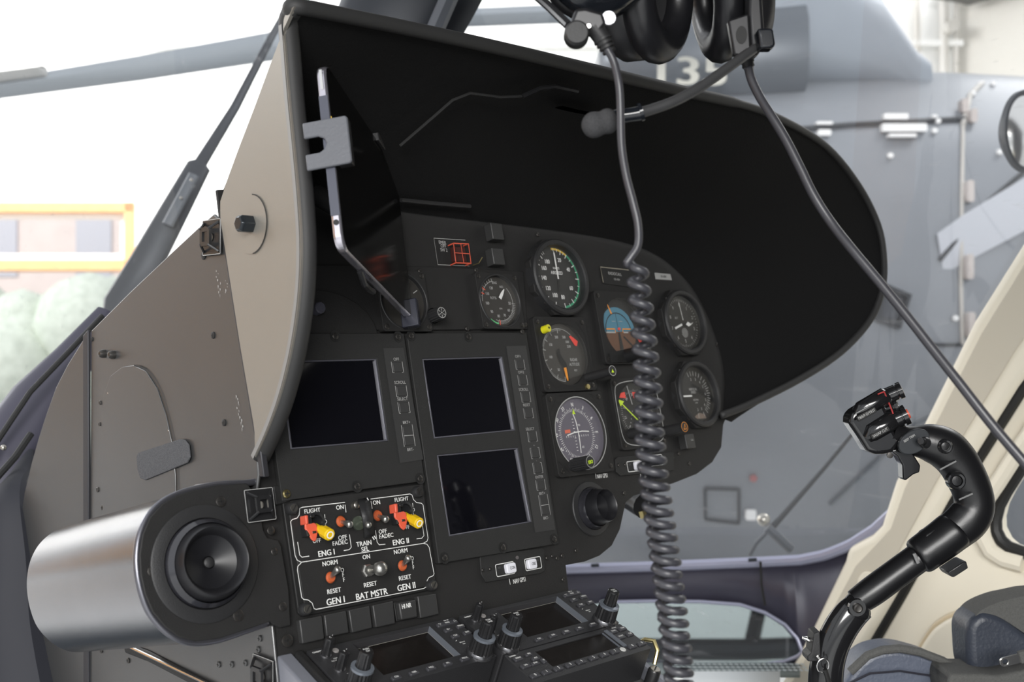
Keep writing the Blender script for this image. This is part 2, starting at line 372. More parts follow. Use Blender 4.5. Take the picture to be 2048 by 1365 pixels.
b = B(H2); loft(b, [(1190, 120, 190, .25, D2 - .1), (1225, 90, 230, .32, D2 - .1), (1330, 55, 260, .4, D2 - .1), (1480, 40, 260, .45, D2 - .1), (1560, 30, 260, .45, D2 - .1)], 24, 3); cow = b.done('engine_cowling', FUSD, hel, smooth=60)
b = B(H2); loft(b, [(1440, -60, 220, .45, D2 - .05), (1560, -60, 220, .45, D2 - .05), (1640, -10, 220, .42, D2 - .05), (1705, 25, 230, .4, D2 - .05), (1770, 130, 240, .38, D2 - .05), (1795, 152, 250, .38, D2 - .05)], 24, 4); rc = b.done('rotor_mast_fairing', mat('fairing_grey', (.27, .30, .34), .35, .2, .1, 4), hel, smooth=60)
b = B(Frame(at(1375, 148, D2 - .56), VR, (0, 0, 1))); b.text('135', 0, 0, .02, .105, rot=-.02, sx=1.35, bold=.03); b.text('C', -.19, -.06, .02, .075, sx=1.2); b.done('lettering', mat('cream_lettering', (.55, .54, .48), .6), cow)
# intake shadow panel, hatch, seam and latches standing on the skin
from mathutils.bvhtree import BVHTree
bpy.context.view_layer.update(); _dg = bpy.context.evaluated_depsgraph_get(); skin = BVHTree.FromObject(fus, _dg); skinM = fus.matrix_world.copy(); skinI = skinM.inverted()
def onskin(x, y, dz=0):                       # the point of the fuselage skin seen at a pixel
    R = ray(x, y); hit = skin.ray_cast(skinI @ CAM, (skinI.to_3x3() @ R).normalized())[0]
    return (skinM @ hit if hit else at(x, y, D2 - .3)) - R * (.008 + dz)
def skinbar(name, pts, r, m):
    Q = [(x0 + (x1 - x0) * i / 8, y0 + (y1 - y0) * i / 8) for (x0, y0), (x1, y1) in zip(pts, pts[1:]) for i in range(8)] + [pts[-1]]
    b = B(H2); b.tube([onskin(x, y) for x, y in Q], r, 8, world=True); return b.done(name, m, hel)
def skinframe(x, y): return Frame(onskin(x, y), VR, (0, 0, 1))
sk = .80
LINE = mat('seam_dark', (.03, .033, .04), .5); LAT = mat('latch_light', (.88, .88, .88), .35); LINEL = mat('seam_light', (.52, .50, .47), .5)
skinbar('panel_seam', [(1560, 262), (1700, 250), (1930, 238)], .011, LINE)
skinbar('panel_seam', [(1926, 250), (1924, 400), (1922, 570), (1925, 690)], .007, LINEL)
skinbar('panel_seam', [(1926, 250), (1940, 190), (1965, 165)], .010, LINEL)
skinbar('panel_seam', [(1860, 690), (1925, 690)], .006, LINE)
skinbar('panel_seam', [(1880, 520), (1980, 400), (2100, 300)], .008, LINE)
for (x0, y0, x1, y1) in ((1762, 230, 1812, 242), (1758, 250, 1850, 266), (1772, 270, 1828, 277), (1628, 246, 1662, 252), (1632, 262, 1658, 274)):
    F = skinframe((x0 + x1) / 2, (y0 + y1) / 2); k = (D2 - sk) / FPX; b = B(F); b.prism(rrect((x1 - x0) * k, (y1 - y0) * k, .004), .0, .03); b.done('latch', LAT, hel)
for (x, y, hgt) in ((1933, 385, 44), (1932, 535, 50), (1935, 650, 50), (1922, 215, 30), (1940, 235, 30)):
    F = skinframe(x, y); b = B(F); b.prism(rrect(.022, hgt * .0017, .009), 0, .04); b.done('hinge', mat('hinge_pink_grey', (.55, .50, .48), .4), hel)
for (x, y) in ((1868, 235), (1875, 243), (1868, 262), (1945, 187), (1985, 168), (1960, 168), (1780, 312), (1998, 305), (1910, 637), (1573, 52), (2030, 458)):
    F = skinframe(x, y); b = B(F); b.lathe([(0, 0), (.011, 0), (.009, .012), (0, .014)], seg=12); b.done('rivet', LAT, hel)
b = B(skinframe(1785, 610)); P = [skinframe(1785, 610).loc(*q) for q in ((1768, 568), (1820, 590), (1798, 658), (1748, 640))]; q = [(x * .72, y * .72) for x, y in P]
b.prism(P, -.02, .02, holes=[q]); sf = b.done('side_window_frame', LINE, hel); b = B(skinframe(1785, 610)); b.flat(q, .0); b.done('side_window', mat('window_dark', (.08, .085, .10), .2), hel)
skinbar('access_panel_outline', [(1410, 978), (1478, 980), (1478, 1048), (1411, 1040), (1410, 978)], .005, LINE)
b = B(skinframe(1500, 1029)); b.prism(rrect(.036, .036, .006), 0, .02); b.done('white_label', LAT, hel)
b = B(skinframe(1506, 957)); b.prism(circ(.014, n=5), 0, .012); b.done('red_mark', mat('faded_red', (.35, .12, .12), .6), hel)
skinbar('panel_seam', [(1660, 1010), (1830, 850), (1960, 790)], .006, FUSD)
b = B(skinframe(1950, 470)); P = [skinframe(1950, 470).loc(*q) for q in ((1872, 468), (1925, 430), (2090, 330), (2090, 440), (1885, 548))]; b.flat(P, .01); b.done('painted_reflection', mat('light_grey_patch', (.5, .52, .57), .3), hel)  # lighter quad painted on the skin in place of a reflection
b = B(H2); b.tube([onskin(1700, 1190) - VU * .02, at(1750, 1290, D2 - .5), at(1500, 1300, D2 - .5), at(1200, 1300, D2 - .6)], .04, 10, world=True); b.done('skid', DRK, hel)
b = B(H2); b.tube([at(1500, 1300, D2 - .5), at(1540, 1120, D2)], .03, 8, world=True); b.tube([at(1900, 1100, D2), at(1940, 1300, D2 - .5)], .03, 8, world=True); b.done('skid_strut', DRK, hel)
# its tail boom bottom shade line
# ---------------------------------------------------------------- our windshield, wipers, frame
G0 = wf(at(700, 700, 1.9)); rows = []
gp = [(-500, 1.30), (-80, 1.50), (250, 1.75), (500, 1.92), (900, 2.0), (1140, 1.93), (1400, 1.86), (1650, 1.76), (1790, 1.68), (1990, 1.62)]
def gpt(x, dp, z):
    p = at(x, PCY, dp); lean = (z - 1.1) * -.18; return Vector((p.x, p.y, z)) + VD * lean
zs = [1.14 + i * .1 for i in range(14)]
P3 = spline([Vector((x, dp, 0)) for x, dp in gp], 4)
for z in zs: rows.append([gpt(p.x, p.y, z) for p in P3])
b = B(G0); b.grid(rows); ws = tag(b.done('windshield', TWIN, smooth=180), 'large curved clear windshield with fine scratches, wrapping around the cockpit', 'windshield')
def bar(name, label, cat, px, m, flat=.5):
    F = wf(at(px[0][0], px[0][1], px[0][2])); b = B(F)
    b.tube([at(x, y, d) for x, y, d, r in px], [r for *_, r in px], 10, ell=(VD, flat), world=True); return tag(b.done(name, m), label, cat), F
wp, F = bar('windshield_wiper', 'long black wiper arm on the left side of the windshield', 'wiper', [(620, -60, 2.06, .006), (545, 70, 2.04, .007), (470, 215, 2.0, .009), (402, 325, 1.98, .012), (398, 332, 1.98, .022), (350, 420, 1.95, .026), (290, 530, 1.92, .030), (240, 610, 1.90, .03), (232, 640, 1.88, .024), (226, 672, 1.86, .008)], DRK)
b = B(F); b.tube([at(388, 350, 1.945), at(335, 450, 1.915)], .010, 8, ell=(VD, .5), world=True); b.done('spring_cover', mat('wiper_grey', (.09, .10, .115), .4), wp)
b = B(F)
for x, y in ((383, 360), (362, 396)): bmesh.ops.create_icosphere(b.bm, subdivisions=1, radius=.003, matrix=Matrix.Translation(at(x, y, 1.92)))
b.done('rivet', STL, wp)
wp2, F = bar('windshield_wiper', 'thin dark wiper arm low on the right side of the windshield', 'wiper', [(1710, 862, 1.90, .0035), (1650, 935, 1.92, .004), (1545, 1055, 1.94, .006)], DRK)
b = B(F); b.tube([at(1500, 1110, 1.96), at(1512, 1088, 1.95), at(1540, 1058, 1.94)], .004, 8, world=True); b.tube([at(1535, 1055, 1.94), at(1582, 1100, 1.94)], .009, 8, world=True); b.done('wiper_linkage', mat('wiper_grey', (.1, .1, .1)), wp2)
b = B(F); bmesh.ops.create_icosphere(b.bm, subdivisions=2, radius=.012, matrix=Matrix.Translation(at(1527, 1040, 1.94))); b.done('pivot', STL, wp2)
cp, F = bar('center_post', 'dark steel centre post rising above the instrument hood', 'windshield post', [(1010, -420, 1.5, .09), (905, -160, 1.5, .088), (800, 40, 1.5, .085), (740, 170, 1.5, .08), (690, 330, 1.5, .078), (650, 560, 1.5, .075), (610, 760, 1.5, .07), (600, 1100, 1.5, .07)], DRK, .4)
b = B(F); b.tube([at(905, -20, 1.44), at(870, 60, 1.44)], .012, 8, world=True); b.done('post_flange', mat('flange_grey', (.12, .13, .15), .4), cp)
# left nose frame
F = wf(at(100, 800, 1.3)); b = B(F); nfp = [(210, 620, 1.42, .010), (150, 715, 1.38, .026), (80, 800, 1.35, .036), (28, 880, 1.32, .042), (-40, 1000, 1.28, .048), (-100, 1200, 1.25, .055)]; b.tube([at(x, y, d) for x, y, d, r in nfp], [r for *_, r in nfp], 10, ell=(VD, .35), world=True); nf = b.done('nose_frame', SILL, ws); nf['label'] = 'curved purple-grey frame at the lower left'
b = B(F); b.tube([at(x, y, d) for x, y, d in ((205, 632, 1.38), (130, 712, 1.34), (60, 785, 1.31), (-10, 890, 1.28), (-70, 1000, 1.24))], .0035, 8, world=True); b.done('edge_seal', BLKD, nf)
b = B(F); bmesh.ops.create_uvsphere(b.bm, u_segments=12, v_segments=8, radius=.0035, matrix=Matrix.Translation(at(7, 896, 1.262))); b.done('screw', STL, nf)
b = B(F); b.tube([at(-10, 960, 1.22), at(30, 915, 1.25), at(62, 868, 1.27)], .004, 8, world=True); b.done('trim_strip', BLKD, nf)
bt, F = bar('boot_cover', 'soft dark fabric cover tucked beside the lower left side panel', 'cover', [tuple(v) + (r_,) for v, r_ in zip(spline([(62, 900, 1.30), (42, 945, 1.27), (14, 1000, 1.22), (14, 1120, 1.2), (12, 1260, 1.18), (36, 1450, 1.15)], 5), [.003 + .0018 * i_ for i_ in range(26)])], mat('cover_dark', (.016, .017, .024), .7), .5)

rows = []
for i_ in range(9):
    z = 1.12 - i_ * .085; rows.append([gpt(p.x, p.y - .0 - .30 * (i_ / 8) ** 2, z) for p in spline([Vector((x, dp, 0)) for x, dp in gp[:5]] + [Vector((1010, 1.97, 0))], 3)])
b = B(G0); b.grid(rows); tag(b.done('nose_shell', FUSD, smooth=180, solid=.01), 'dark grey nose shell below the left windshield, mostly hidden by the side panels', 'nose shell')
# sill band with chin window, follows the curve of the nose
sp = [(1040, 1.86), (1130, 1.84), (1300, 1.80), (1450, 1.76), (1560, 1.72), (1680, 1.66), (1760, 1.62), (1850, 1.58)]
def sd(x):
    for (a, da), (c, dc) in zip(sp, sp[1:]):
        if x <= c: return da + (dc - da) * (x - a) / (c - a)
    return sp[-1][1]
S0 = wf(at(1300, 1200, 1.8))
topy = [(1040, 1140), (1130, 1136), (1200, 1134), (1300, 1131), (1400, 1127), (1520, 1122), (1600, 1118), (1650, 1108), (1700, 1088), (1750, 1056), (1800, 1010)]
def ty(x, L=topy):
    for (a, da), (c, dc) in zip(L, L[1:]):
        if x <= c: return da + (dc - da) * max(0, (x - a)) / (c - a)
    return L[-1][1]
chinT = [(1130, 1216), (1200, 1205), (1300, 1203), (1400, 1204), (1480, 1210), (1530, 1226), (1570, 1250), (1595, 1278), (1605, 1305)]
chinB = [(1130, 1290), (1200, 1300), (1300, 1322), (1400, 1334), (1480, 1335), (1530, 1330), (1570, 1324), (1595, 1314), (1605, 1305)]
b = B(S0); xs = [1040, 1130, 1165, 1200, 1250, 1300, 1350, 1400, 1440, 1480, 1530, 1570, 1595, 1605]
b.grid([[at(x, ty(x), sd(x)) for x in xs], [at(x, ty(x, chinT) if x > 1130 else 1216, sd(x)) for x in xs]])
b.grid([[at(x, ty(x, chinB) if x > 1130 else 1290, sd(x)) for x in xs], [at(x, 1345, sd(x)) for x in xs]])
xr = [1605, 1650, 1700, 1750, 1800]
b.grid([[at(x, ty(x), sd(x)) for x in xr], [at(x, 1305, sd(x)) for x in xr], [at(x, 1345, sd(x)) for x in xr]])
sill = tag(b.done('nose_sill', SILL, solid=.02), 'dark blue-grey sill band under the right windshield', 'sill')
b = B(S0); b.tube([at(x, ty(x) + 3, sd(x) - .012) for x in range(1045, 1801, 15)], .0085, 10, world=True); b.done('sill_highlight', SILH, sill)  # pale tube paints the highlight along the top of the sill
b = B(S0); b.tube([at(1521, 1124, 1.70), at(1523, 1170, 1.70), at(1530, 1212, 1.70)], .002, 6, world=True); b.done('sill_joint', BLKD, sill)
b = B(S0)
for x, y in ((1190, 1132), (1505, 1121)): b.tube([at(x - 8, y, sd(x) - .025), at(x + 8, y - 1, sd(x) - .025)], .003, 6, world=True)
b.done('clip', DRK, sill)
b = B(S0); b.grid([[at(x, ty(x, chinT) if x > 1130 else 1216, sd(x) + .02) for x in xs], [at(x, ty(x, chinB) if x > 1130 else 1290, sd(x) - .0) for x in xs]]); tag(b.done('chin_window', TCHIN, smooth=180), 'rounded lower chin window with pale rim below the dark sill', 'window')
b = B(S0); b.tube([at(x, ty(x, chinT), sd(x) - .012) for x in (1200, 1300, 1400, 1480, 1530, 1570, 1595, 1605)], .003, 8, world=True); b.tube([at(x, ty(x, chinB), sd(x) - .012) for x in (1605, 1595, 1570, 1530, 1480, 1400)], .003, 8, world=True); b.done('chin_window_rim', SILH, bpy.data.objects['chin_window'])
# cabin floor: dark trim, chequer plate, pale threshold
CF = wf(at(1420, 1330, 1.7)); b = B(CF)
b.grid([[at(x, 1330, 1.70) for x in (1180, 1300, 1450, 1600)], [at(x, 1352, 1.60) for x in (1180, 1300, 1450, 1600)]])
cf = tag(b.done('cabin_floor', mat('floor_grey_green', (.20, .235, .235), .5, noise=.2, nscale=30), solid=.006), 'grey-green chequered cabin floor plate below the chin window', 'floor plate')
b = B(CF)
for i in range(26):
    for j in range(3):
        p = at(1330 + i * 11 + j * 4, 1336 + j * 6, 1.672 - j * .028); b.bm.faces.new([b.bm.verts.new(p + v + VU * .005) for v in ((VR * .004), (VD * .006), (VR * -.004), (VD * -.006))])
b.done('tread_pattern', mat('tread_light', (.42, .46, .46), .4), cf)
b = B(CF); b.grid([[at(x, 1350, 1.60) for x in (1370, 1450, 1560)], [at(x, 1420, 1.50) for x in (1350, 1440, 1560)]]); tag(b.done('door_threshold', mat('threshold_white', (.75, .78, .78), .5), solid=.01), 'pale white threshold plate at the bottom beside the coiled cord', 'threshold')

# ================================================================== SIDE OF THE CONSOLE
def sideP(pts, h=0): return [SIDE.loc(x, y, h) for x, y in pts]
SF = SIDE.sub(180, 1000)
b = B(SF); b.prism([SF.loc(*q) for q in ((441, 440), (427, 428), (400, 452), (340, 508), (262, 582), (182, 662), (180, 1000), (178, 1600), (578, 1600), (543, 1252), (528, 1240), (512, 985), (516, 950), (512, 880), (480, 690))], -.003, 0)
sp1 = tag(b.done('side_panel', TAN, bevel=.0012), 'large grey-brown metal side panel below the instrument hood', 'panel')
b = B(SF); b.prism([SF.loc(*q) for q in ((441, 440), (450, 440), (490, 690), (521, 880), (531, 955), (522, 955), (512, 880), (480, 690))], -.004, .0015); b.done('folded_edge', mat('edge_grey', (.035, .035, .04), .45, .3), sp1, bevel=.001)
b = B(SF); b.prism([SF.loc(*q, .0006) for q in ((205, 1020), (204, 850), (208, 790), (222, 752), (245, 734), (268, 731), (292, 742), (315, 778), (332, 830), (345, 890), (351, 950), (352, 1010), (351, 1060), (205, 1060))], 0, .0011); b.done('cover_plate', TAN, sp1, bevel=.0006)
b = B(SF); b.line(spline([Vector((*SF.loc(*q, .0013), 0)) for q in ((268, 731), (292, 741), (316, 777), (333, 830), (346, 890), (352, 950), (352, 1060))], 6) and [(v.x, v.y) for v in spline([Vector((*SF.loc(*q, .0013), 0)) for q in ((268, 731), (292, 741), (316, 777), (333, 830), (346, 890), (352, 950), (352, 1060))], 6)], .0016, .0013); b.done('cover_seam', BLKD, sp1)
for (x, y, r, m) in ((185, 679, .0022, BLKD), (427, 671, .003, BLKD), (449, 846, .003, BLKD), (201, 806, .0022, DSC), (200, 849, .002, DSC), (408, 512, .0034, BLKD), (196, 980, .0026, DSC), (206, 1016, .0028, DSC), (217, 787, .0012, CHR), (338, 862, .0012, CHR)):
    screw(SF, x, y, .0, r, sp1, m)
for (x, y) in ((210, 708), (229, 710)):
    f = SF.sub(x, y); b = B(f); b.lathe([(0, 0), (.0042, 0), (.0042, .003), (.003, .006), (0, .007)], seg=12); b.done('stud', DSC, sp1)
b = B(SF); rr = random.Random(3)
for (x0, y0, n) in ((432, 540, 9), (470, 790, 12), (448, 560, 5)):
    for i in range(n):
        x, y = SF.loc(x0 + rr.uniform(-3, 5) + i * .9, y0 + i * 6, .0008); b.flat([(x, y), (x + rr.uniform(.0006, .0016), y - .001), (x + .0004, y - rr.uniform(.001, .004))], .0004)
b.done('paint_chips', WHTD, sp1)
# forward panel, slightly folded
q0 = SIDE.hit(180, 1000); FS = Frame(q0, Matrix.Rotation(math.radians(3), 3, 'Z') @ Vector((0, -1, 0)), (0, 0, 1)); 
b = B(FS); b.prism([FS.loc(*q) for q in ((176, 664), (160, 690), (135, 730), (112, 775), (92, 830), (76, 880), (62, 930), (48, 990), (38, 1060), (30, 1130), (20, 1300), (14, 1600), (175, 1600))], -.003, 0)
spf = tag(b.done('nose_side_panel', TAN, bevel=.001), 'narrow curved tan metal panel ahead of the large side panel', 'panel')
b = B(FS); b.prism([FS.loc(*q) for q in ((170, 672), (180, 660), (181, 1500), (171, 1500))], -.001, .0025); b.done('joint_strip', mat('edge_grey', (.09, .09, .1)), spf, bevel=.001)
# velcro patch
V0 = SIDE.sub(325, 920); b = B(V0); b.prism([V0.loc(*q, .002) for q in ((274, 914), (278, 906), (360, 879), (370, 880), (378, 890), (381, 915), (376, 926), (292, 961), (282, 957), (276, 940))], .0011, .0028)
tag(b.done('hook_and_loop_strip', mat('velcro_dark', (.05, .052, .056), .9, 0, .5, 900, 1, 1800, spec=.2, col2=(.16, .16, .17)), bevel=.0006), 'dark woven hook-and-loop strip stuck on the brown side panel', 'fastener strip')
# black slot low on the side, shaped as a raised dark bar
b = B(SIDE.sub(330, 1330)); f = SIDE.sub(330, 1330); b.tube([(*f.loc(255, 1296), .001), (*f.loc(300, 1313), .001), (*f.loc(430, 1380), .001)], .005, 10, ell=(Vector((-1, 0, 0)), .4)); sl = tag(b.done('lower_slot', BLKD), 'black slot running diagonally under the silver duct', 'slot')
b = B(f); b.tube([(*f.loc(262, 1292), .003), (*f.loc(430, 1371), .003)], .0016, 8); b.done('slot_highlight', CHR, sl)  # chrome strip stands in for the highlight along the slot
for i, (x, y) in enumerate(((233, 1210), (257, 1322), (203, 1302), (438, 1330), (464, 1330), (491, 1327), (517, 1300), (520, 1278))): screw(SIDE, x, y, 0.0003, .0026, sp1, DSC if i < 3 else TAN)
# cable tie mounts
def tie_mount(F, label, s=.0285):
    r = T('cable_tie_mount', label, 'cable tie mount', F, 'square cable tie mounts')
    b = B(F); b.prism(rrect(s, s, .0008), .0005, .002, holes=[]); b.done('base', PLAS, r, bevel=.0006)
    b = B(F); b.line(rrect(s * .97, s * .97, .0008), .0005, .0021, True); b.done('worn_edge', WHTD, r)
    b = B(F); k = s * .46; t = s * .2; hh = .0085
    for i in range(4):
        a = PI / 2 * i + PI / 4; x, y = math.cos(a), math.sin(a); b.tube([(x * k * 1.25, y * k * 1.25, .002), (x * t * 1.5, y * t * 1.5, hh)], .0012, 6)
    b.prism(rrect(t * 2.6, t * 2.6, .001), hh - .0025, hh, holes=[rrect(t * 1.4, t * 1.4, .0006)]); b.done('saddle', PLAS, r)
    b = B(F); b.disc(s * .11, .0026); b.disc(s * .11, .0024, n=12); b.done('centre_rivet', STL, r)
tie_mount(SIDE.sub(427, 475, .001), 'black cable tie mount on the upper edge of the brown side panel', .030)
tie_mount(SIDE.sub(530, 1352, .001), 'black cable tie mount at the bottom edge of the picture under the duct', .030)

# ================================================================== GLARESHIELD
RIML = [(510, 915), (535, 860), (560, 790), (582, 700), (597, 600), (602, 500), (597, 400), (588, 300), (578, 200), (570, 100), (566, 50), (572, 24), (588, 12)]
prof = [SIDE.hit(x, y) for x, y in RIML]                                  # (y, z) profile, shared by both ends of the hood
def gy(z):
    for a, c in zip(prof, prof[1:]):
        if a.z <= z <= c.z: return a.y + (c.y - a.y) * (z - a.z) / (c.z - a.z)
    return prof[-1].y if z > 1.7 else prof[0].y
def onprof(x, y):
    R = ray(x, y); t = .7
    while t < 2.6:
        P = CAM + R * t
        if P.y > gy(P.z): return P
        t += .0008
    return P
RIMR = [(700, 33), (870, 68), (1010, 99), (1160, 134), (1350, 179), (1480, 208), (1560, 238), (1650, 292), (1715, 370), (1755, 450), (1767, 520), (1763, 580), (1738, 642), (1680, 705), (1600, 758), (1500, 808), (1440, 832)]
rim = prof + [onprof(*q) for q in RIMR]
inn = [(-.386, .003), (-.386, .03), (-.386, .055), (-.386, .085), (-.386, .115), (-.386, .145), (-.386, .17), (-.386, .19), (-.386, .203), (-.386, .212), (-.385, .219), (-.381, .223), (-.375, .226),
       (-.31, .229), (-.23, .228), (-.16, .226), (-.07, .225), (.06, .222), (.14, .216), (.19, .205), (.225, .187), (.25, .165), (.268, .135), (.277, .108), (.281, .085), (.281, .065), (.277, .045), (.27, .028), (.264, .014), (.258, .004)]
innP = [PAN.M @ Vector((u, v, -.004)) for u, v in inn]
rimD = spline(rim, 5); innD = spline(innP, 5)
cen = PAN.M @ Vector((0, .09, 0))
HF = Frame(prof[0], (1, 0, 0), (0, 1, 0)); hood = T('instrument_hood', 'large black-lined hood with rolled rim shading the instrument panel', 'glareshield', HF)
def hoodrows(off, n=10):
    R = []
    for i in range(n + 1):
        t = i / n; row = []
        for a, c in zip(rimD, innD):
            p = a.lerp(c, t); bul = math.sin(PI * t) * .018
            d = Vector((p.x - cen.x, 0, p.z - cen.z)).normalized()
            k = min(1, max(0, (p.x - XL) / .12)); row.append(p + d * (bul * k + off) if p.x > XL + .004 else p + Vector((.0035 + off * .02, 0, 0))); row[-1].x = max(row[-1].x, XL + .0035)
        R.append(row)
    return R
b = B(HF); b.grid(hoodrows(0)); b.done('lining', HOODIN, hood, smooth=80)
b = B(HF); b.grid(hoodrows(.005)); ho = b.done('outer_skin', HOODIN, hood, smooth=80)
# flat tan left cheek of the hood
ck = [SIDE.loc(*q, .003) for q in ((588, 13), (570, 52), (540, 130), (510, 212), (480, 290), (455, 358), (440, 405), (441, 440), (480, 690), (509, 860))]
rimc = [SIDE.loc(x, y, .003) for x, y in RIML[:-1]]
def resam(P, n):
    P = [Vector((p[0], p[1], 0)) for p in P]; L = [0]
    for p, q in zip(P, P[1:]): L.append(L[-1] + (q - p).length)
    out = []
    for i in range(n + 1):
        t = L[-1] * i / n; j = max(k for k in range(len(L)) if L[k] <= t + 1e-9); j = min(j, len(P) - 2)
        out.append(P[j].lerp(P[j + 1], (t - L[j]) / (L[j + 1] - L[j])))
    return out
fr_ = spline([Vector((*p, 0)) for p in rimc[::-1]], 5); fr_ = resam([(v.x, v.y) for v in fr_], 60); bk_ = resam(ck + [SIDE.loc(510, 914, .003)], 60)
b = B(SIDE); b.grid([[SIDE.M @ Vector((p.x, p.y, .0015)) for p in bk_], [SIDE.M @ Vector((*p.lerp(q, .5).xy, .0015)) for p, q in zip(bk_, fr_)], [SIDE.M @ Vector((p.x, p.y, .0015)) for p in fr_]]); chk = b.done('left_cheek', TANF, hood, solid=.003, smooth=30)
for p_ in chk.data.polygons: p_.use_smooth = False
b = B(SIDE); st = [(v.x, v.y) for v in spline([Vector((*SIDE.loc(x - 6, y + (0), .0034), 0)) for x, y in RIML[:-2]], 5)]; b.line(st, .0042, .0035); b.done('masked_edge', mat('pale_edge', (.26, .26, .255), .45, .3), chk)
rimT = [p + Vector((.005, 0, 0)) * (1 if i < 60 else .2) for i, p in enumerate(rimD)]
b = B(HF); b.tube(rimT, [.0078 if i < 60 else (.0062 if i < 90 else .0046) for i in range(len(rimT))], 12, world=True); b.done('rim_trim', RUB, hood, smooth=180)
# round cover and bolt on the cheek
f = SIDE.sub(503, 449, .003); b = B(f); b.disc(.0235, .0006); b.done('round_cover', TANF, hood); b = B(f); b.arc(.0232, .0242, 5, 172, .0009, n=24); b.done('cover_gap', BLKD, hood)
b = B(f); b.lathe([(0, 0), (.0075, 0), (.0075, .010), (.0058, .0125), (0, .0125)], (0, 0, 0), 6); b.done('hex_bolt', mat('bolt_black', (.03, .035, .04), .25, .5), hood, bevel=.0006)
# inside: hinge strip, slot, stiffener sheet on the roof
def onroof(x, y, dz=0):   # ray hit of the sloped roof plane
    p0 = PAN.M @ Vector((0, .225, 0)); p1 = onprof(1160, 134); n = Vector((1, 0, 0)).cross(p1 - p0).normalized(); n = Vector((0, p1.z - p0.z, p0.y - p1.y)).normalized()
    R = ray(x, y); return CAM + R * ((p0 - CAM).dot(n) / R.dot(n)) - VU * dz
b = B(HF); b.tube([onroof(x, y, .004) for x, y in ((800, 283), (850, 240), (905, 192), (940, 178), (1000, 186), (1050, 184), (1085, 168), (1120, 165))], .0014, 6, world=True); b.done('roof_stiffener', mat('lining_sheet', (.016, .016, .016), .7), hood)
b = B(HF); b.tube([onroof(x, y, .006) for x, y in ((1045, 180), (1080, 164), (1110, 161), (1155, 171))], .0022, 6, world=True); b.done('roof_cable', PLAS, hood)
b = B(HF); b.tube([onroof(x, y, .004) for x, y in ((1118, 206), (1150, 214), (1205, 224))], .006, 10, ell=(VU, .12), world=True); b.done('roof_slot', mat('slot_black', (.001, .001, .001), .9, spec=0), hood)
b = B(HF); b.tube([onroof(x, y, .005) for x, y in ((802, 390), (860, 396), (940, 403))], .0022, 8, world=True); b.done('piano_hinge', PLASM, hood)

# ================================================================== TABLET
s = 1.11
tc = [CAM + (Vector(p) - CAM) * s for p in ((.433, .6293, 1.741), (.5877, .7487, 1.6986), (.5791, .7138, 1.5688), (.4243, .5944, 1.6112))]
TF = Frame(tc[3], tc[2] - tc[3], tc[0] - tc[3]); tw, thh = (tc[1] - tc[0]).length, (tc[0] - tc[3]).length
tab = T('tablet', 'black-faced silver tablet clamped upright inside the left of the hood', 'tablet', TF)
b = B(TF); b.prism(rrect(tw, thh, .012, (tw / 2, thh / 2), 8), -.0078, .0); b.done('case', mat('tablet_silver', (.62, .60, .66), .25, .9), tab, bevel=.002)
b = B(TF); b.prism(rrect(tw - .0024, thh - .0024, .011, (tw / 2, thh / 2), 8), -.0006, .0001); b.done('screen', mat('tablet_glass', (.003, .003, .003), .12, spec=.25), tab)
b = B(TF); b.box((-.0001, thh * .49, -.004), (.0012, thh * .64, .0068)); b.done('antenna_strip', mat('tablet_strip', (.07, .075, .10), .35), tab)
b = B(TF); b.box((-.0004, thh * .90, -.004), (.001, .016, .0022)); b.done('power_button', CHR, tab)
b = B(TF); b.lathe([(0, 0), (.0021, 0), (.0021, .001), (0, .001)], (.0001, .020, -.004), 14, axis=(-1, 0, 0)); b.done('headphone_socket', BLKD, tab)
b = B(TF); b.box((.0006, thh * .66, .0004), (.0011, .010, .0005)); b.done('amber_label', AMB, tab)
hd = T('tablet_holder', 'black mount with grey clamp jaw gripping the tablet', 'tablet holder', TF)
JF = Frame(TF.M @ Vector((-.0012, thh * .545, 0)), TF.az, TF.ay)
b = B(JF); b.prism([(-.021, -.019), (.012, -.019), (.0135, -.017), (.0135, .017), (.012, .019), (-.021, .019), (-.021, .0065), (-.010, .0065), (-.0055, .004), (-.0042, 0), (-.0055, -.004), (-.010, -.0065), (-.021, -.0065)], 0, .003)
b.done('clamp_jaw', mat('jaw_grey', (.12, .125, .14), .45, bump=.25, bscale=400), hd, bevel=.001)
b = B(JF); b.box((.0075, 0, -.004), (.011, .036, .008)); b.done('jaw_lip', PLAS, hd, bevel=.001)
b = B(TF); b.box((tw / 2, thh * .5, -.0125), (tw * .55, thh * .6, .008)); b.done('back_plate', PLASM, hd, bevel=.002)
b = B(TF); b.box((tw - .003, .004, -.002), (.010, .026, .016)); b.done('corner_clip', mat('clip_blue_black', (.03, .032, .045), .2), hd, bevel=.001)
b = B(TF); b.box((tw * .82, thh + .001, -.004), (tw * .3, .008, .014)); b.done('top_clip', PLASM, hd, bevel=.001)
b = B(TF); b.tube([(tw * .5, thh * .5, -.016), (tw * .5, thh * .5, -.03), (tw * .52, thh * .62, -.05)], .009, 12); b.done('ball_joint_arm', PLASM, hd)
b = B(TF); b.tube([(.055, -.002, -.004), (.065, -.010, -.004), (.080, -.010, -.004), (.10, -.006, -.006)], .0025, 8); b.done('lower_arm', PLAS, hd)

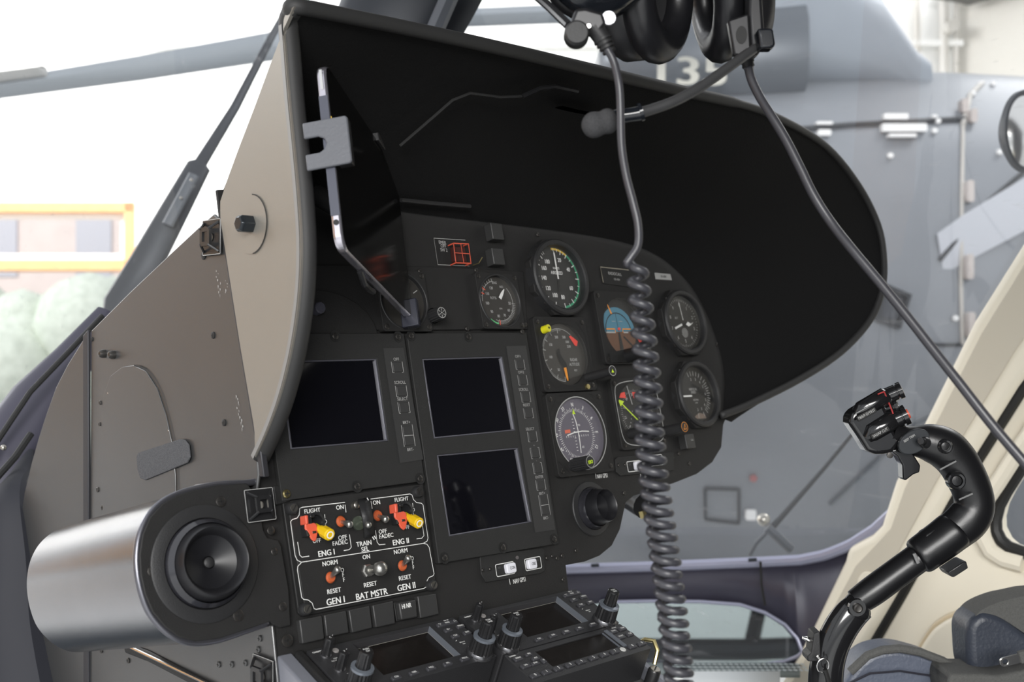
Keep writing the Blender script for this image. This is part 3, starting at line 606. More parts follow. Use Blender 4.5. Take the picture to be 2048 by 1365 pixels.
# ================================================================== INSTRUMENT PANEL BOARD
def pp(pts, h=0): return [PAN.loc(x, y, h) for x, y in pts]
hb = -.006
outl = [(-.386, .23)] + [(u * 1.0 + (.012 if u > .2 else 0), v + (.012 if v > .15 else 0)) for u, v in inn[13:]] 
low = pp([(1447, 850), (1443, 895), (1425, 925), (1395, 948), (1350, 966), (1300, 982), (1268, 992), (1252, 1006), (1247, 1028), (1240, 1060), (1224, 1092), (1200, 1112), (1170, 1124), (1132, 1131), (1134, 1150), (1138, 1183)], hb)
botl = pp([(1142, 1212), (900, 1278), (720, 1320), (640, 1340)], hb)
b = B(PAN); b.prism(outl + low + botl + [(-.386, -.165)], hb - .003, hb)
board = tag(b.done('instrument_board', BLK, bevel=.0008), 'black instrument panel board carrying all gauges and displays', 'instrument panel')
for x, y in ((1138, 952), (1248, 987), (1152, 1102), (1126, 1160), (1124, 1112), (1114, 1117), (1345, 915), (1357, 908), (1378, 928), (1075, 470), (1372, 589), (1434, 690)):
    screw(PAN, x, y, hb, .0022, board, DSC if (x, y) != (1372, 589) else BRS)
# strip of the left plate with rounded corner and screws, white lettering on the board
for st, tx, ty_, lx, ly in (('NAV GPS1', 1205, 953, 1191, 952), ('NAV GPS2', 1300, 953, 1281, 953), ('NAV GPS1', 1039, 1162, 1019, 1164)):
    b = B(PAN); b.text(st, *PAN.loc(tx, ty_, hb + .0002), hb + .0003, .0044, sx=.62); b.seg(PAN.loc(lx - 1, ly - 6, hb), PAN.loc(lx + 1, ly + 6, hb), .0006, hb + .0003); b.done('lettering', WHT, board)
# upper shelf line and sub panel
b = B(PAN); b.prism(pp([(612, 532), (815, 534), (955, 539), (1044, 545), (1052, 660), (806, 662), (600, 660)], hb), hb, -.0035); b.done('gauge_sub_plate', BLK, board, bevel=.0006)
b = B(PAN); q = PAN.loc(640, 640); b.prism([(q[0] + .062 * math.cos(a * PI / 12), q[1] - .012 + .040 * math.sin(a * PI / 12)) for a in range(13)], hb, -.002); 
lp = b.done('left_cover_plate', BLK, board, bevel=.0006)

def dscrew(F, x, y, h, r, root, m=None): # screw in a dark round recess
    cx, cy = F.loc(x, y, h); b = B(F); b.lathe([(0, h + .0001), (r * 1.75, h + .0001), (r * 1.75, h + .0005), (r * 1.6, h + .0004), (0, h + .0004)], (cx, cy, 0), 18); b.done('screw_recess', BLKD, root)
    return screw(F, x, y, h + .0003, r, root, m)

# ---------------------------------------------------------------- display units
def display(label, org, outer, screens, keys, texts, strip, scrs, wline):
    F = PAN.sub(*org); r = T('display_unit', label, 'display', F, 'flight display units')
    L = lambda pts, h=0: [F.loc(x, y, h) for x, y in pts]
    op = [L(s_) for s_ in screens]
    b = B(F); b.prism(L(outer), hb, 0, holes=op); b.done('bezel', BLK2, r, bevel=.0007)
    for s_ in screens:
        q = L(s_); cx = sum(p[0] for p in q) / 4; cy = sum(p[1] for p in q) / 4
        inner = [(cx + (p[0] - cx) * .965, cy + (p[1] - cy) * .965) for p in q]
        b = B(F); b.prism(q, -.0035, -.0004, holes=[inner]); sf = b.done('screen_frame', mat('screen_frame_grey', (.13, .13, .155), .3, .4), r, bevel=.0005)
        b = B(F); b.flat(inner, -.0026); b.done('screen', SCR, r)
    b = B(F); b.prism(L(strip), 0, .0005); b.done('key_strip', KEYM, r)
    for (x, y, ww, hh, opn) in keys:
        cx, cy = F.loc(x, y); b = B(F); b.prism(rrect(ww * .84, hh * .9, .001, (cx, cy)), .0004, .0012); k = b.done('key', mat('key_dark', (.035, .035, .035), .5), r, bevel=.0004)
        b = B(F); a, c = ww / 2, hh / 2; e = ww * .14
        if opn == 'U':
            for sx in (-1, 1): b.line([(cx + sx * a, cy + c), (cx + sx * a, cy - c), (cx + sx * (a - e), cy - c)], wline, .0007)
        elif opn == 'C':
            for sx in (-1, 1): b.line([(cx + sx * (a - e), cy + c), (cx + sx * a, cy + c), (cx + sx * a, cy - c), (cx + sx * (a - e), cy - c)], wline, .0007)
        else:
            for sx in (-1, 1): b.seg((cx + sx * a, cy + c), (cx + sx * a, cy - c), wline, .0007)
            b.seg((cx - a * .85, cy), (cx + a * .85, cy), wline, .0014)
        b.done('key_bracket', WHTD, k)
    b = B(F)
    for (st, x, y) in texts: b.text(st, *F.loc(x, y), .0008, .0028 if len(st) > 1 else .0022, sx=.95, bold=-.0)
    b.done('lettering', WHTD, r)
    for x, y in scrs: dscrew(F, x, y, 0, .0030, r)
    return r
display('left black display unit with one dark screen, partly behind the hood edge', (680, 800),
        [(560, 667), (808, 667), (850, 963), (716 + 20, 978), (565, 1003), (530, 760)],
        [[(558.7, 722), (753.4, 717.6), (776.8, 882.7), (582, 899.1)]],
        [(794, 735, .0125, .010, 'U'), (802, 783, .0125, .010, 'U'), (807, 816, .0125, .010, 'U'), (815.5, 872, .0125, .0195, 'H')],
        [('OFF', 791.5, 719.5), ('SCROLL', 799, 766), ('SELECT', 804, 799), ('BRT+', 812, 846), ('BRT-', 820, 900)],
        [(766, 697), (806, 696), (846, 920), (800, 927)], [(670, 673), (796, 674), (714, 974), (840, 958)], .0005)
display('tall centre display unit with two dark screens stacked one above the other', (960, 900),
        [(814, 667), (1053, 665), (1118, 1088), (878, 1128)],
        [[(844.9, 717.9), (1005, 713), (1031, 861.5), (868.6, 877.6)], [(874.4, 910.5), (1036, 895.5), (1064, 1045), (898.8, 1073.5)]],
        [(1039, 730, .0125, .010, 'U'), (1044.5, 761, .0125, .010, 'U'), (1050.5, 795, .0125, .010, 'U'), (1056, 827, .0125, .010, 'U'), (1064, 874, .0125, .010, 'U'), (1069.5, 907, .0125, .0105, 'C'), (1074.5, 937, .0125, .0105, 'C'), (1080.5, 970.5, .0125, .010, 'U'), (1088, 1011, .0125, .0205, 'H')],
        [('OFF1', 1035, 714), ('OFF2', 1041, 745.5), ('SCROLL', 1046, 780), ('RESET', 1052, 811), ('SELECT', 1059, 859), ('+', 1067, 892), ('-', 1072, 922), ('ENTER', 1077.5, 955), ('BRT+', 1083, 988), ('BRT-', 1091, 1037)],
        [(1012, 693), (1051, 692), (1110, 1060), (1070, 1066)], [(822, 672), (937, 674), (889, 1117), (1006, 1096), (1108, 1079)], .0005)

# ---------------------------------------------------------------- gauges
def gauge(name, label, cat, org, bez, dial_m, R, zring=.0, group=None, ring=True, zb=None, dz=-.0035, octa=False, glass_on=True):
    F = PAN.sub(*org); r = T(name, label, cat, F, group)
    if zb is None: zb = 0
    b = B(F)
    if octa:
        k = bez / 2; c_ = .3 * bez; P = [(k, k - c_), (k - c_, k), (-k + c_, k), (-k, k - c_), (-k, -k + c_), (-k + c_, -k), (k - c_, -k), (k, -k + c_)]
    else: P = rrect(bez, bez, bez * .05)
    b.prism(P, hb, zb, holes=[circ(R * 1.03, n=48)]); b.done('bezel', BLK, r, bevel=.0008)
    if zring > 0:
        q_ = 1.0 if zring > .003 else .42; b = B(F); b.lathe([(R * 1.0, dz), (R * (1 + .03 * q_), zring - .001 * q_), (R * (1 + .07 * q_), zring), (R * (1 + .17 * q_), zring), (R * (1 + .22 * q_), min(zring - .0015 * q_, zring)), (R * (1 + .24 * q_), hb)], seg=56); b.done('shroud_ring', PLASM, r, smooth=30)
    b = B(F); b.lathe([(0, dz - .001), (R * 1.03, dz - .001), (R * 1.03, dz), (0, dz)], seg=48); b.done('dial', dial_m, r)
    if glass_on:
        b = B(F); b.disc(R * 1.03, zb + .0002, n=48); b.done('glass', TDIAL, r)
    k = bez / 2 * .86
    for sx, sy in ((1, 1), (-1, 1), (-1, -1), (1, -1)):
        kk = k if not octa else k * .80
        b = B(F); b.lathe([(0, zb), (.0026, zb), (.0026, zb + .0006), (.0019, zb + .001), (0, zb + .001)], (sx * kk, sy * kk, 0), 12); s_ = b.done('screw', DSC, r)
        b = B(F); b.box((sx * kk, sy * kk, zb + .0011), (.0032, .0006, .0002)); b.done('screw_slot', BLKD, s_)
    return F, r, dz
def nums(b, lst, R, z, cap, sx=.8):
    for st, a in lst: b.text(st, R * math.sin(math.radians(a)), R * math.cos(math.radians(a)), z, cap, sx=sx, bold=.03)
Z1, Z2, Z3, Z4 = .0002, .0004, .0007, .0011
# airspeed
F, r, dz = gauge('airspeed_indicator', 'airspeed gauge with green arc, large shroud ring, top row of the panel', 'gauge', (1117, 556), .083, DIAL, .0345, zring=.0065, octa=True, zb=.002, dz=-.0015)
F.M = F.M @ Matrix.Diagonal((1.14, 1.14, 1, 1))
b = B(F); b.arc(.0275, .0295, -5, 36, dz + Z1); b.done('yellow_arc', AMB, r); b = B(F); b.arc(.0275, .0295, 36, 172, dz + Z1, n=40); b.done('green_arc', GRN, r)
b = B(F)
for a in (20, 36, 62, 90, 120, 145, 172, 198, 222, 247, 272, 298, 318): b.tick(.0245, .029, a, .0009, dz + Z2)
for a in (0, 10, 28, 49, 76, 105, 132, 158, 308, 325, 330): b.tick(.0262, .029, a, .0006, dz + Z2)
nums(b, (('20', 20), ('40', 62), ('60', 120), ('80', 172), ('100', 205), ('120', 236), ('140', 268), ('160', 298), ('180', 325)), .0188, dz + Z2, .0042)
b.text('KNOTS', 0, .0095, dz + Z2, .0022); b.text('AIRSPEED', 0, .005, dz + Z2, .0034, sx=.8); b.done('dial_markings', WHT, r)
b = B(F); b.flat([(-.0009, -.001), (.0009, -.001), (.0009, .024), (0, .0262), (-.0009, .024)], dz + Z4); b.done('needle', WHT, r)
b = B(F); b.flat([(-.0012, -.002), (.0012, -.002), (.0008, -.013), (-.0008, -.013)], dz + Z4); b.done('needle_tail', BLKD, r)
# engine rotor gauges
for (org, lab, full) in (((998, 603), 'small triple rpm gauge with green and red marks, above the tall display', True), ((806, 603), 'round gauge half hidden behind the tablet', False)):
    F, r, dz = gauge('rotor_speed_gauge' if full else 'torque_gauge', lab, 'gauge', org, .058, DIALG, .0258, zring=.0034 - .0005, zb=.0022, dz=-.0015)
    if full:
        b = B(F)
        for i in range(8): b.tick(.0215 if i else .019, .0245, 330 - i * 9 + 18, .0006, dz + Z2)
        for i in range(22): b.tick(.0205 if i % 5 else .0185, .0235, 95 + i * 4.6, .0005, dz + Z2)
        b.arc(.0198, .0204, 45, 95, dz + Z2); b.arc(.0198, .0204, 95, 200, dz + Z2); b.arc(.0212, .0218, 270, 350, dz + Z2)
        nums(b, (('50', 96), ('60', 125), ('70', 158), ('80', 190), ('90', 226), ('100', 262), ('110', 300), ('120', 333)), .0155, dz + Z2, .0030, .8)
        b.text('ENG', -.001, .0195, dz + Z2, .0026); b.text('NO', .0075, .0155, dz + Z2, .0026); b.text('ROT%', -.006, .0035, dz + Z2, .0026); b.text('RPM', .002, -.0075, dz + Z2, .0018); b.done('dial_markings', WHTD, r)
        b = B(F); b.arc(.0235, .0248, 258, 290, dz + Z2); b.arc(.0225, .0240, 190, 218, dz + Z2); b.done('green_arc', mat('bright_green', (.15, .6, .25), .5), r)
        b = B(F); b.tick(.0195, .0245, 186, .0012, dz + Z3); b.tick(.0195, .0245, 292, .0012, dz + Z3); b.tick(.0195, .0245, 306, .0012, dz + Z3); b.done('red_mark', RED, r)
        b = B(F); sn, cs = math.sin(math.radians(38)), math.cos(math.radians(38)); q = lambda x, y: (x * cs + y * sn, -x * sn + y * cs)
        b.flat([q(-.002, .004), q(.002, .004), q(.0017, .011), q(.0005, .0165), q(-.0005, .0165), q(-.0017, .011)], dz + Z4); b.done('needle', WHT, r)
    else:
        b = B(F); b.tick(.017, .023, 30, .0009, dz + Z2); b.tick(.017, .023, 60, .0009, dz + Z2); b.done('dial_markings', WHTD, r)
# radar altimeter
F, r, dz = gauge('radar_altimeter', 'radar altitude gauge with red flag and orange pointer', 'gauge', (1131, 708), .080, DIALG, .0325, zring=.0, zb=0, dz=-.004)
b = B(F); b.line(rrect(.073, .073, .014, n=1), .0008, Z1, True); b.done('case_groove', BLKD, r)
cc = (-.002, -.0005)
b = B(F)
for i in range(60):
    a = 182 + i * 3.15
    if a < 390: b.tick(.0262 if i % 8 else .0235, .0288, a, .0004 if i % 8 else .0008, dz + Z2, cc)
b.arc(.0283, .0288, 182, 400, dz + Z2, cc, 60)
nums(b, (('50', 213), ('100', 262), ('150', 303), ('200', 343), ('500', 17)), .0195, dz + Z2, .0030); b.text('2500', .011, .0085, dz + Z2, .0028, sx=.75); b.text('1000', .0095, .0135, dz + Z2, .0028, sx=.75)
b.text('RADAR', .015, -.006, dz + Z2, .0034, sx=.72); b.text('ALTITUDE', .015, -.011, dz + Z2, .0034, sx=.72); b.text('FEET', .0155, -.0175, dz + Z2, .0022, sx=.75); b.disc(.0011, dz + Z2, (-.020, -.0235), 12); b.done('dial_markings', WHTD, r)
b = B(F); b.flat([(.0135, .0195), (.0165, .0205), (.0262, .0142), (.0235, .0090), (.0205, .0095)], dz + Z3); b.done('red_flag', REDP, r)
b = B(F); b.flat([(-.0032, -.0145), (.0008, -.0140), (.0012, -.024), (.0006, -.0285), (-.0008, -.0285), (-.0022, -.024)], dz + Z4); b.done('pointer', ORG, r)
b = B(F); pts = [(-.008, .006), (-.004, .0065), (-.0045, .001), (-.001, -.005), (.0025, -.009), (.0035, -.028), (.0012, -.028), (.0008, -.0145), (-.003, -.0145), (-.0075, -.007), (-.0095, .0)]; b.flat(pts, dz + Z3); b.done('pointer_arm', BLKD, r)
b = B(F); b.lathe([(0, 0), (.0042, 0), (.0040, .0075), (0, .0078)], (-.0275, .0255, 0), 20, axis=(.1, .05, 1)); yk = b.done('yellow_lamp', mat('lamp_yellow', (.72, .68, .02), .35), r)
b = B(F); b.disc(.0012, .0081, (-.0268, .0261), 10); b.done('lamp_mark', BLKD, yk)
b = B(F); b.lathe([(0, 0), (.0048, 0), (.0046, .034), (.0058, .034), (.0058, .036), (0, .036)], (.0275, -.0265, 0), 24); kb = b.done('knob', PLASM, r)
b = B(F); b.arc(.0050, .0056, 0, 360, .0362, (.0275, -.0265)); b.done('knob_ring', WHTD, kb); b = B(F); b.flat([(.0253, -.0285), (.0297, -.0285), (.0275, -.0248)], .0363); b.done('knob_arrow', YGR, kb)
b = B(F); b.lathe([(0, 0), (.003, 0), (.0028, .002), (0, .0022)], (.0245, -.0362, 0), 14); b.done('brass_lamp', BRS, r)
# omni bearing / glideslope indicator
F, r, dz = gauge('course_deviation_indicator', 'round compass-marked gauge with white crossed needles and bright rim', 'gauge', (1162, 866.5), .0865, DIALP, .0372, zb=0, dz=-.0035)
b = B(F); b.arc(.0376, .0387, 0, 360, Z2, n=72); b.done('white_rim', WHTD, r)
b = B(F); b.line([(-.041, -.022), (-.041, .022), (-.026, .0405), (.026, .0405), (.041, .022)], .0007, Z1); b.line([(-.041, -.026), (-.026, -.0405), (.026, -.0405), (.041, -.026)], .0007, Z1); b.done('case_groove', BLKD, r)
cc = (-.0028, -.0)
b = B(F)
for i in range(72): b.tick(.0235, .0262 if i % 2 else .0275, i * 5, .0005, dz + Z2, cc)
for i, st in enumerate(('N', '3', '6', 'E', '12', '15', 'S', '21', '24', 'W', '30', '33')):
    a = math.radians(i * 30); b.text(st, cc[0] + .0305 * math.sin(a), cc[1] + .0305 * math.cos(a), dz + Z2, .0042, rot=-a, sx=.8, bold=.03)
for i in range(11):
    if i != 5:
        b.seg((cc[0] - .0165 + i * .0033, -.0035), (cc[0] - .0165 + i * .0033, -.0015), .0006, dz + Z2); b.seg((cc[0] - .0045, -.0175 + i * .0033), (cc[0] - .0022, -.0175 + i * .0033), .0006, dz + Z2)
b.text('TO', cc[0] + .005, .0085, dz + Z2, .0022); b.text('GS', cc[0] + .006, -.0145, dz + Z2, .0022); b.done('dial_markings', WHT, r)
b = B(F); b.line([(-.0052, .0205), (-.0028, .0135), (-.0018, .004), (-.0018, -.008), (-.0028, -.0205)], .0012, dz + .0016); b.done('needle', WHT, r)
b = B(F); b.line([(-.0195, -.0012), (-.008, .0012), (.004, .0020), (.0145, .0012)], .0012, dz + .0019); b.done('needle', WHT, r)
b = B(F); b.flat([(cc[0] - .0024, .0205), (cc[0] + .0024, .0205), (cc[0], .0262)], dz + Z3); b.done('index_triangle', YGR, r)
b = B(F); b.prism([(-.0205, .001), (-.0125, .0015), (-.0125, .005), (-.0205, .0045)], dz + Z2, dz + Z3); b.done('red_flag', mat('flag_orange_red', (.75, .16, .09), .5), r)
kc = (-.0215, -.0325)
b = B(F); b.lathe([(0, 0), (.0062, 0), (.0062, .006)], (*kc, 0), 24); b.knurl(.0072, .0068, .004, .024, (*kc, 0), 18, .10); b.lathe([(.0068, .024), (.0066, .0252), (0, .0254)], (*kc, 0), 24); kb = b.done('knob', PLASM, r, smooth=30)
b = B(F); b.arc(.0056, .0061, 0, 360, .0256, kc); b.done('knob_ring', WHTD, kb); b = B(F); b.text('OBS', *kc, .0257, .0036, rot=PI + .1, sx=.8, bold=.05); b.done('knob_lettering', YGR, kb)
b = B(F); b.text('BENDIX/KING', -.001, -.0375, Z2, .0014, sx=.8); b.done('maker_lettering', WHTD, r)
# attitude indicator
F, r, dz = gauge('attitude_indicator', 'artificial horizon gauge with blue sky and brown ground, behind the coiled cord', 'gauge', (1250, 655), .084, BLKD, .0335, zring=.0, zb=-.0005, dz=-.0055, octa=False)
b = B(F); ca = (-.006, -.004); R_ = .0285
def half(R0, a0, a1, z, bb, n=24): bb.flat([(ca[0] + R0 * math.sin(math.radians(a0 + (a1 - a0) * i / n)), ca[1] + R0 * math.cos(math.radians(a0 + (a1 - a0) * i / n))) for i in range(n + 1)], z)
half(R_, -92, 88, dz + Z2, b); b.done('sky_half', SKYB, r)
b = B(F); half(R_, 88, 268, dz + Z2, b); b.done('ground_half', BRN, r)
b = B(F); b.arc(R_ * .74, R_ * .78, -100, 100, dz + Z3, ca); b.tick(0, R_ * .78, -2, .0006, dz + Z3, ca); b.flat([(ca[0] - .0015, ca[1] - .001), (ca[0] + .0015, ca[1] - .001), (ca[0] + .004, ca[1] - R_), (ca[0] - .004, ca[1] - R_)], dz + Z3); b.tick(R_ * .3, R_, 130, .0022, dz + Z3, ca); b.done('ball_lines', BLKD, r)
b = B(F)
for i in (-.2, .2): b.seg((ca[0] + i * .03 - .003, ca[1] + .012), (ca[0] + i * .03 + .003, ca[1] + .012), .0005, dz + Z3)
b.seg((ca[0] - .022, ca[1] - .0008), (ca[0] - .006, ca[1] - .0008), .0016, dz + Z3); b.seg((ca[0] + .008, ca[1] - .0008), (ca[0] + .016, ca[1] - .0008), .0016, dz + Z3); b.done('horizon_marks', WHTD, r)
b = B(F); b.line([(ca[0] - .021, ca[1] + .003), (ca[0] - .0065, ca[1] + .003), (ca[0] - .0065, ca[1] - .001)], .0014, dz + Z4); b.line([(ca[0] + .021, ca[1] + .003), (ca[0] + .0065, ca[1] + .003), (ca[0] + .0065, ca[1] - .001)], .0014, dz + Z4)
b.flat([(ca[0] - .0135, ca[1] + .034), (ca[0] - .0125, ca[1] + .034), (ca[0] - .0065, ca[1] + .0205), (ca[0] - .0095, ca[1] + .0205)], dz + Z4); b.done('aircraft_symbol', ORG, r)
b = B(F); b.lathe([(0, 0), (.0018, 0), (.0016, .0012), (0, .0014)], (ca[0], ca[1] + .003, dz + Z4), 12); b.done('centre_dot', REDP, r)
b = B(F); b.flat([(.0215, -.0005), (.0265, -.004), (.0325, -.016), (.0265, -.017), (.0225, -.010)], dz + Z4); b.done('red_flag', REDP, r)
b = B(F); b.lathe([(0, 0), (.008, 0), (.0075, .022), (.0085, .022), (.0082, .028), (.006, .030), (0, .030)], (-.005, -.033, 0), 26); kb = b.done('knob', PLAS, r)
b = B(F); b.lathe([(0, 0), (.0008, 0), (0, .0005)], (-.004, -.0305, .0302), 8); b.done('knob_dot', WHT, kb)
b = B(F); b.prism([(-.036, -.0405), (-.008, -.0405), (-.012, -.026), (-.026, -.028), (-.036, -.030)], -.0003, .0016); b.done('lower_cover', BLKD, r)
# bearing indicator under the cord
F, r, dz = gauge('radio_magnetic_indicator', 'square-shouldered gauge with yellow-green arrow and red flags under the coiled cord', 'gauge', (1279, 826), .079, DIAL, .0335, zb=0, dz=-.0035)
b = B(F); sq = [(v.x, v.y) for v in spline([Vector((x, y, 0)) for x, y in ((-.0355, .024), (-.028, .033), (0, .0362), (.028, .033), (.0355, .024), (.0365, 0), (.0355, -.024), (.027, -.0335), (0, -.0362), (-.027, -.0335), (-.0355, -.024), (-.0365, 0))], 5, True)]
b.line(sq, .0009, Z2, True); b.done('white_rim', WHTD, r)
b = B(F); q0_ = (-.026, .0125); q1_ = (.008, -.017); b.seg(q0_, q1_, .0014, dz + .0016); b.flat([(-.030, .0165), (-.0275, .0085), (-.0235, .0115)], dz + .0016); b.flat([(-.030, .0165), (-.0205, .0140), (-.0245, .0105)], dz + .0017); b.done('arrow', YGR, r)
b = B(F); b.flat([(-.0275, .0185), (-.0225, .0235), (-.0155, .0245), (-.0150, .0175)], dz + Z3); b.flat([(-.003, .0240), (.003, .0235), (.009, .0190), (-.002, .0170)], dz + Z3); b.done('red_flag', REDP, r)
b = B(F)
for i in range(72): b.tick(.0245, .0262 if i % 3 else .0275, i * 5, .0004, dz + Z2)
for i, st in enumerate(('N', '3', '6', 'E', '12', '15', 'S', '21', '24', 'W', '30', '33')):
    a = math.radians(i * 30 + 50); b.text(st, .0215 * math.sin(a), .0215 * math.cos(a), dz + Z2, .0036, rot=-a, sx=.8)
for i in range(6): b.tick(0, .0012, 0, .0009, dz + Z2, (-.018 + i * .002, -.019 + i * .0042))
b.done('dial_markings', WHTD, r)
b = B(F); b.seg((-.0105, .031), (-.0068, .010), .0011, dz + Z4); b.seg((.001, -.0065), (.0012, .005), .0007, dz + Z4); b.seg((-.003, -.000), (.005, .0005), .0007, dz + Z4); b.done('lubber_line', WHTD, r)
for kx, ky, nm in ((-.022, -.0225, 'arrow'), (.026, -.024, 'orange')):
    m_ = YGR if nm == 'arrow' else ORG
    b = B(F); b.lathe([(0, 0), (.0058, 0), (.0055, .026 if nm == 'arrow' else .036), (.006, .0262 if nm == 'arrow' else .0362)], (kx, ky, 0), 24); zt = .0275 if nm == 'arrow' else .0375
    b.lathe([(.006, zt - .001), (.006, zt), (0, zt)], (kx, ky, 0), 24); kb = b.done('knob', PLASM, r)
    b = B(F); b.arc(.0051, .0056, 0, 360, zt + .0002, (kx, ky)); b.done('knob_ring', WHTD if nm == 'arrow' else ORG, kb)
    b = B(F)
    if nm == 'arrow': b.flat([(kx - .002, ky), (kx + .002, ky), (kx, ky + .0042)], zt + .0003); b.seg((kx, ky), (kx, ky - .0035), .0014, zt + .0003)
    else: b.line([(kx - .002, ky - .0025), (kx + .0025, ky - .0025), (kx + .001, ky + .003)], .001, zt + .0003, True)
    b.done('knob_mark', m_, kb)
# altimeter
F, r, dz = gauge('altimeter', 'dim altimeter with white hands and striped disc, far right of the panel', 'gauge', (1367, 646), .080, DIAL, .0325, zring=.006, zb=.002, dz=-.002, octa=True)
b = B(F)
for i in range(50): b.tick(.027 if i % 5 else .0255, .0293, i * 7.2, .0005, dz + Z2)
nums(b, [(str(i), i * 36) for i in range(10)], .0222, dz + Z2, .0042); b.text('ALT', -.010, .006, dz + Z2, .0028); b.done('dial_markings', WHTD, r)
b = B(F); b.seg((.0, .003), (-.002, .025), .0009, dz + .0022); b.done('needle', WHT, r)
b = B(F); b.seg((-.003, -.002), (-.018, -.007), .0026, dz + .0018); b.done('needle', WHT, r)
b = B(F); b.flat([(.004, -.002), (.009, .0015), (.014, -.001), (.020, .001), (.014, -.0025), (.009, -.0045)], dz + .0020); b.done('needle', WHT, r)
b = B(F)
for i in range(6):
    o = -.005 + i * .002; hw = math.sqrt(max(0, .006 ** 2 - o * o)); c0 = Vector((.001 + o * .7, -.012 + o * .7)); d0 = Vector((.7, -.7)) * hw; b.seg(c0 - d0, c0 + d0, .0009, dz + Z3)
b.done('striped_disc', WHTD, r)
# vertical speed
F, r, dz = gauge('vertical_speed_indicator', 'vertical speed gauge lowest on the right side of the panel', 'gauge', (1394, 789), .080, DIAL, .0325, zring=.006, zb=.002, dz=-.002, octa=True)
b = B(F)
for a in range(-20, 60, 12): b.tick(.0225, .028, a, .0008, dz + Z2)
for a in range(60, 150, 7): b.tick(.0215, .028 if a % 14 < 7 else .026, a, .0007, dz + Z2)
for a in (160, 185): b.tick(.0225, .028, a, .0008, dz + Z2)
nums(b, (('2', -14), ('3', 14), ('4', 40), ('5', 62), ('6', 90), ('5', 113), ('4', 135), ('3', 162), ('2', 186)), .0185, dz + Z2, .0034); b.text('VERTICAL', -.004, .0062, dz + Z2, .0030, sx=.85); b.text('SPEED', -.004, .0025, dz + Z2, .0030, sx=.85)
b.text('FEET/MIN', -.002, -.0065, dz + Z2, .0022, sx=.8); b.text('x1000', -.002, -.010, dz + Z2, .0017); b.done('dial_markings', WHTD, r)
b = B(F); b.seg((-.026, -.0015), (-.0095, -.0015), .0020, dz + .0016); b.done('needle', WHT, r)
b = B(F); b.flat([(-.012, -.029), (.012, -.029), (.010, -.024), (0, -.022), (-.008, -.025)], dz + Z1); b.done('dial_foot', mat('dial_brown_grey', (.20, .15, .12), .5), r)

# ---------------------------------------------------------------- placards, small fittings
F = PAN.sub(1241, 552, hb); r = T('radio_call_placard', 'black placard lettered RADIOCALL with grey frame above the attitude gauge', 'placard', F)
P = [F.loc(*q) for q in ((1199, 534), (1287, 544), (1296, 580), (1206, 568))]; b = B(F); b.prism(P, 0, .001); b.done('plate', BLKD, r)
b = B(F); b.line([F.loc(*q) for q in ((1205, 566), (1199, 535), (1256, 541))], .0011, .0013); b.done('frame_line', mat('placard_brass', (.32, .29, .23), .5), r)
b = B(F); b.text('RADIOCALL', *F.loc(1228, 549), .0013, .0036, sx=.85, rot=-.04); b.text('OE-XBH', *F.loc(1232, 560), .0013, .0024, sx=.85, rot=-.04); b.done('lettering', WHTD, r)
F = PAN.sub(1326, 554, hb); r = T('white_label', 'small white label beside the cord at the top right of the panel', 'label', F); P = [F.loc(*q) for q in ((1309, 546), (1340, 549), (1343, 561), (1311, 559))]
b = B(F); b.prism(P, 0, .0006); b.done('plate', WHTD, r); b = B(F); b.text('OE-XBH', 0, 0, .0008, .0028, sx=.8); b.done('lettering', BLKD, r)
F = PAN.sub(905, 505, hb); r = T('emergency_switch', 'red guarded emergency off switch with framed lettering', 'switch', F)
b = B(F); b.line([F.loc(*q) for q in ((930, 481), (867, 477), (875, 530), (938, 533))], .0006, .0006); b.text('EMER', *F.loc(884, 486), .0006, .0036, sx=.8); b.text('OFF', *F.loc(886, 493), .0006, .0036, sx=.8); b.text('SW 2', *F.loc(887, 501), .0006, .0036, sx=.8); b.done('lettering', WHTD, r)
g = [F.loc(*q, .009) for q in ((907, 487), (937, 488), (942, 527), (912, 526))]; b = B(F); b.line(g, .0014, .009, True); gx = sum(p[0] for p in g) / 4; gy_ = sum(p[1] for p in g) / 4; b.seg((gx, g[0][1]), (gx, g[2][1]), .0007, .009); b.seg((g[0][0], gy_), (g[1][0], gy_), .0007, .009)
for p, q in zip(g, g[1:] + g[:1]): b.tube([(*p, .001), (*p, .009)], .0007, 6)
b.done('wire_guard', RED, r)
b = B(F); b.prism([(p[0] * .8 + gx * .2, p[1] * .8 + gy_ * .2) for p in g], 0, .006); b.done('switch_body', mat('switch_dark_red', (.05, .012, .010), .5), r, bevel=.001)
b = B(F); b.tube([(*F.loc(940, 533), .004), (*F.loc(950, 530), .006), (*F.loc(953, 520), .009)], .0006, 6); b.done('witness_wire', BRS, r)
for i, (x, y, lb) in enumerate(((981, 469, 'upper square blank cap near the top of the panel'), (983, 519, 'lower square blank cap just above the rotor speed gauge'))):
    F = PAN.sub(x, y, hb); b = B(F); b.prism(rrect(.016, .0175, .001), 0, .011); tag(b.done('blank_cap', KEYM, bevel=.0008), lb, 'cap', 'blank caps on the upper panel')
for (x, y, R0, hgt, lb) in ((633, 619, .0052, .006, 'small grey round button beside the hood rim'),):
    F = PAN.sub(x, y, 0); b = B(F); b.lathe([(0, -.002), (R0, -.002), (R0, hgt), (R0 * .85, hgt + .001), (0, hgt + .001)], seg=24); tag(b.done('push_button', mat('button_blue_grey', (.07, .07, .09), .4)), lb, 'button')
F = PAN.sub(862, 634, 0); r = T('dimmer_knob', 'small ridged knob with star-marked face beside the tablet corner', 'knob', F)
b = B(F); b.lathe([(0, -.0035), (.0075, -.0035), (.0075, .004)], seg=24); b.knurl(.0068, .0062, .003, .016, (0, 0, 0), 16, .08); b.done('body', PLASM, r, smooth=30)
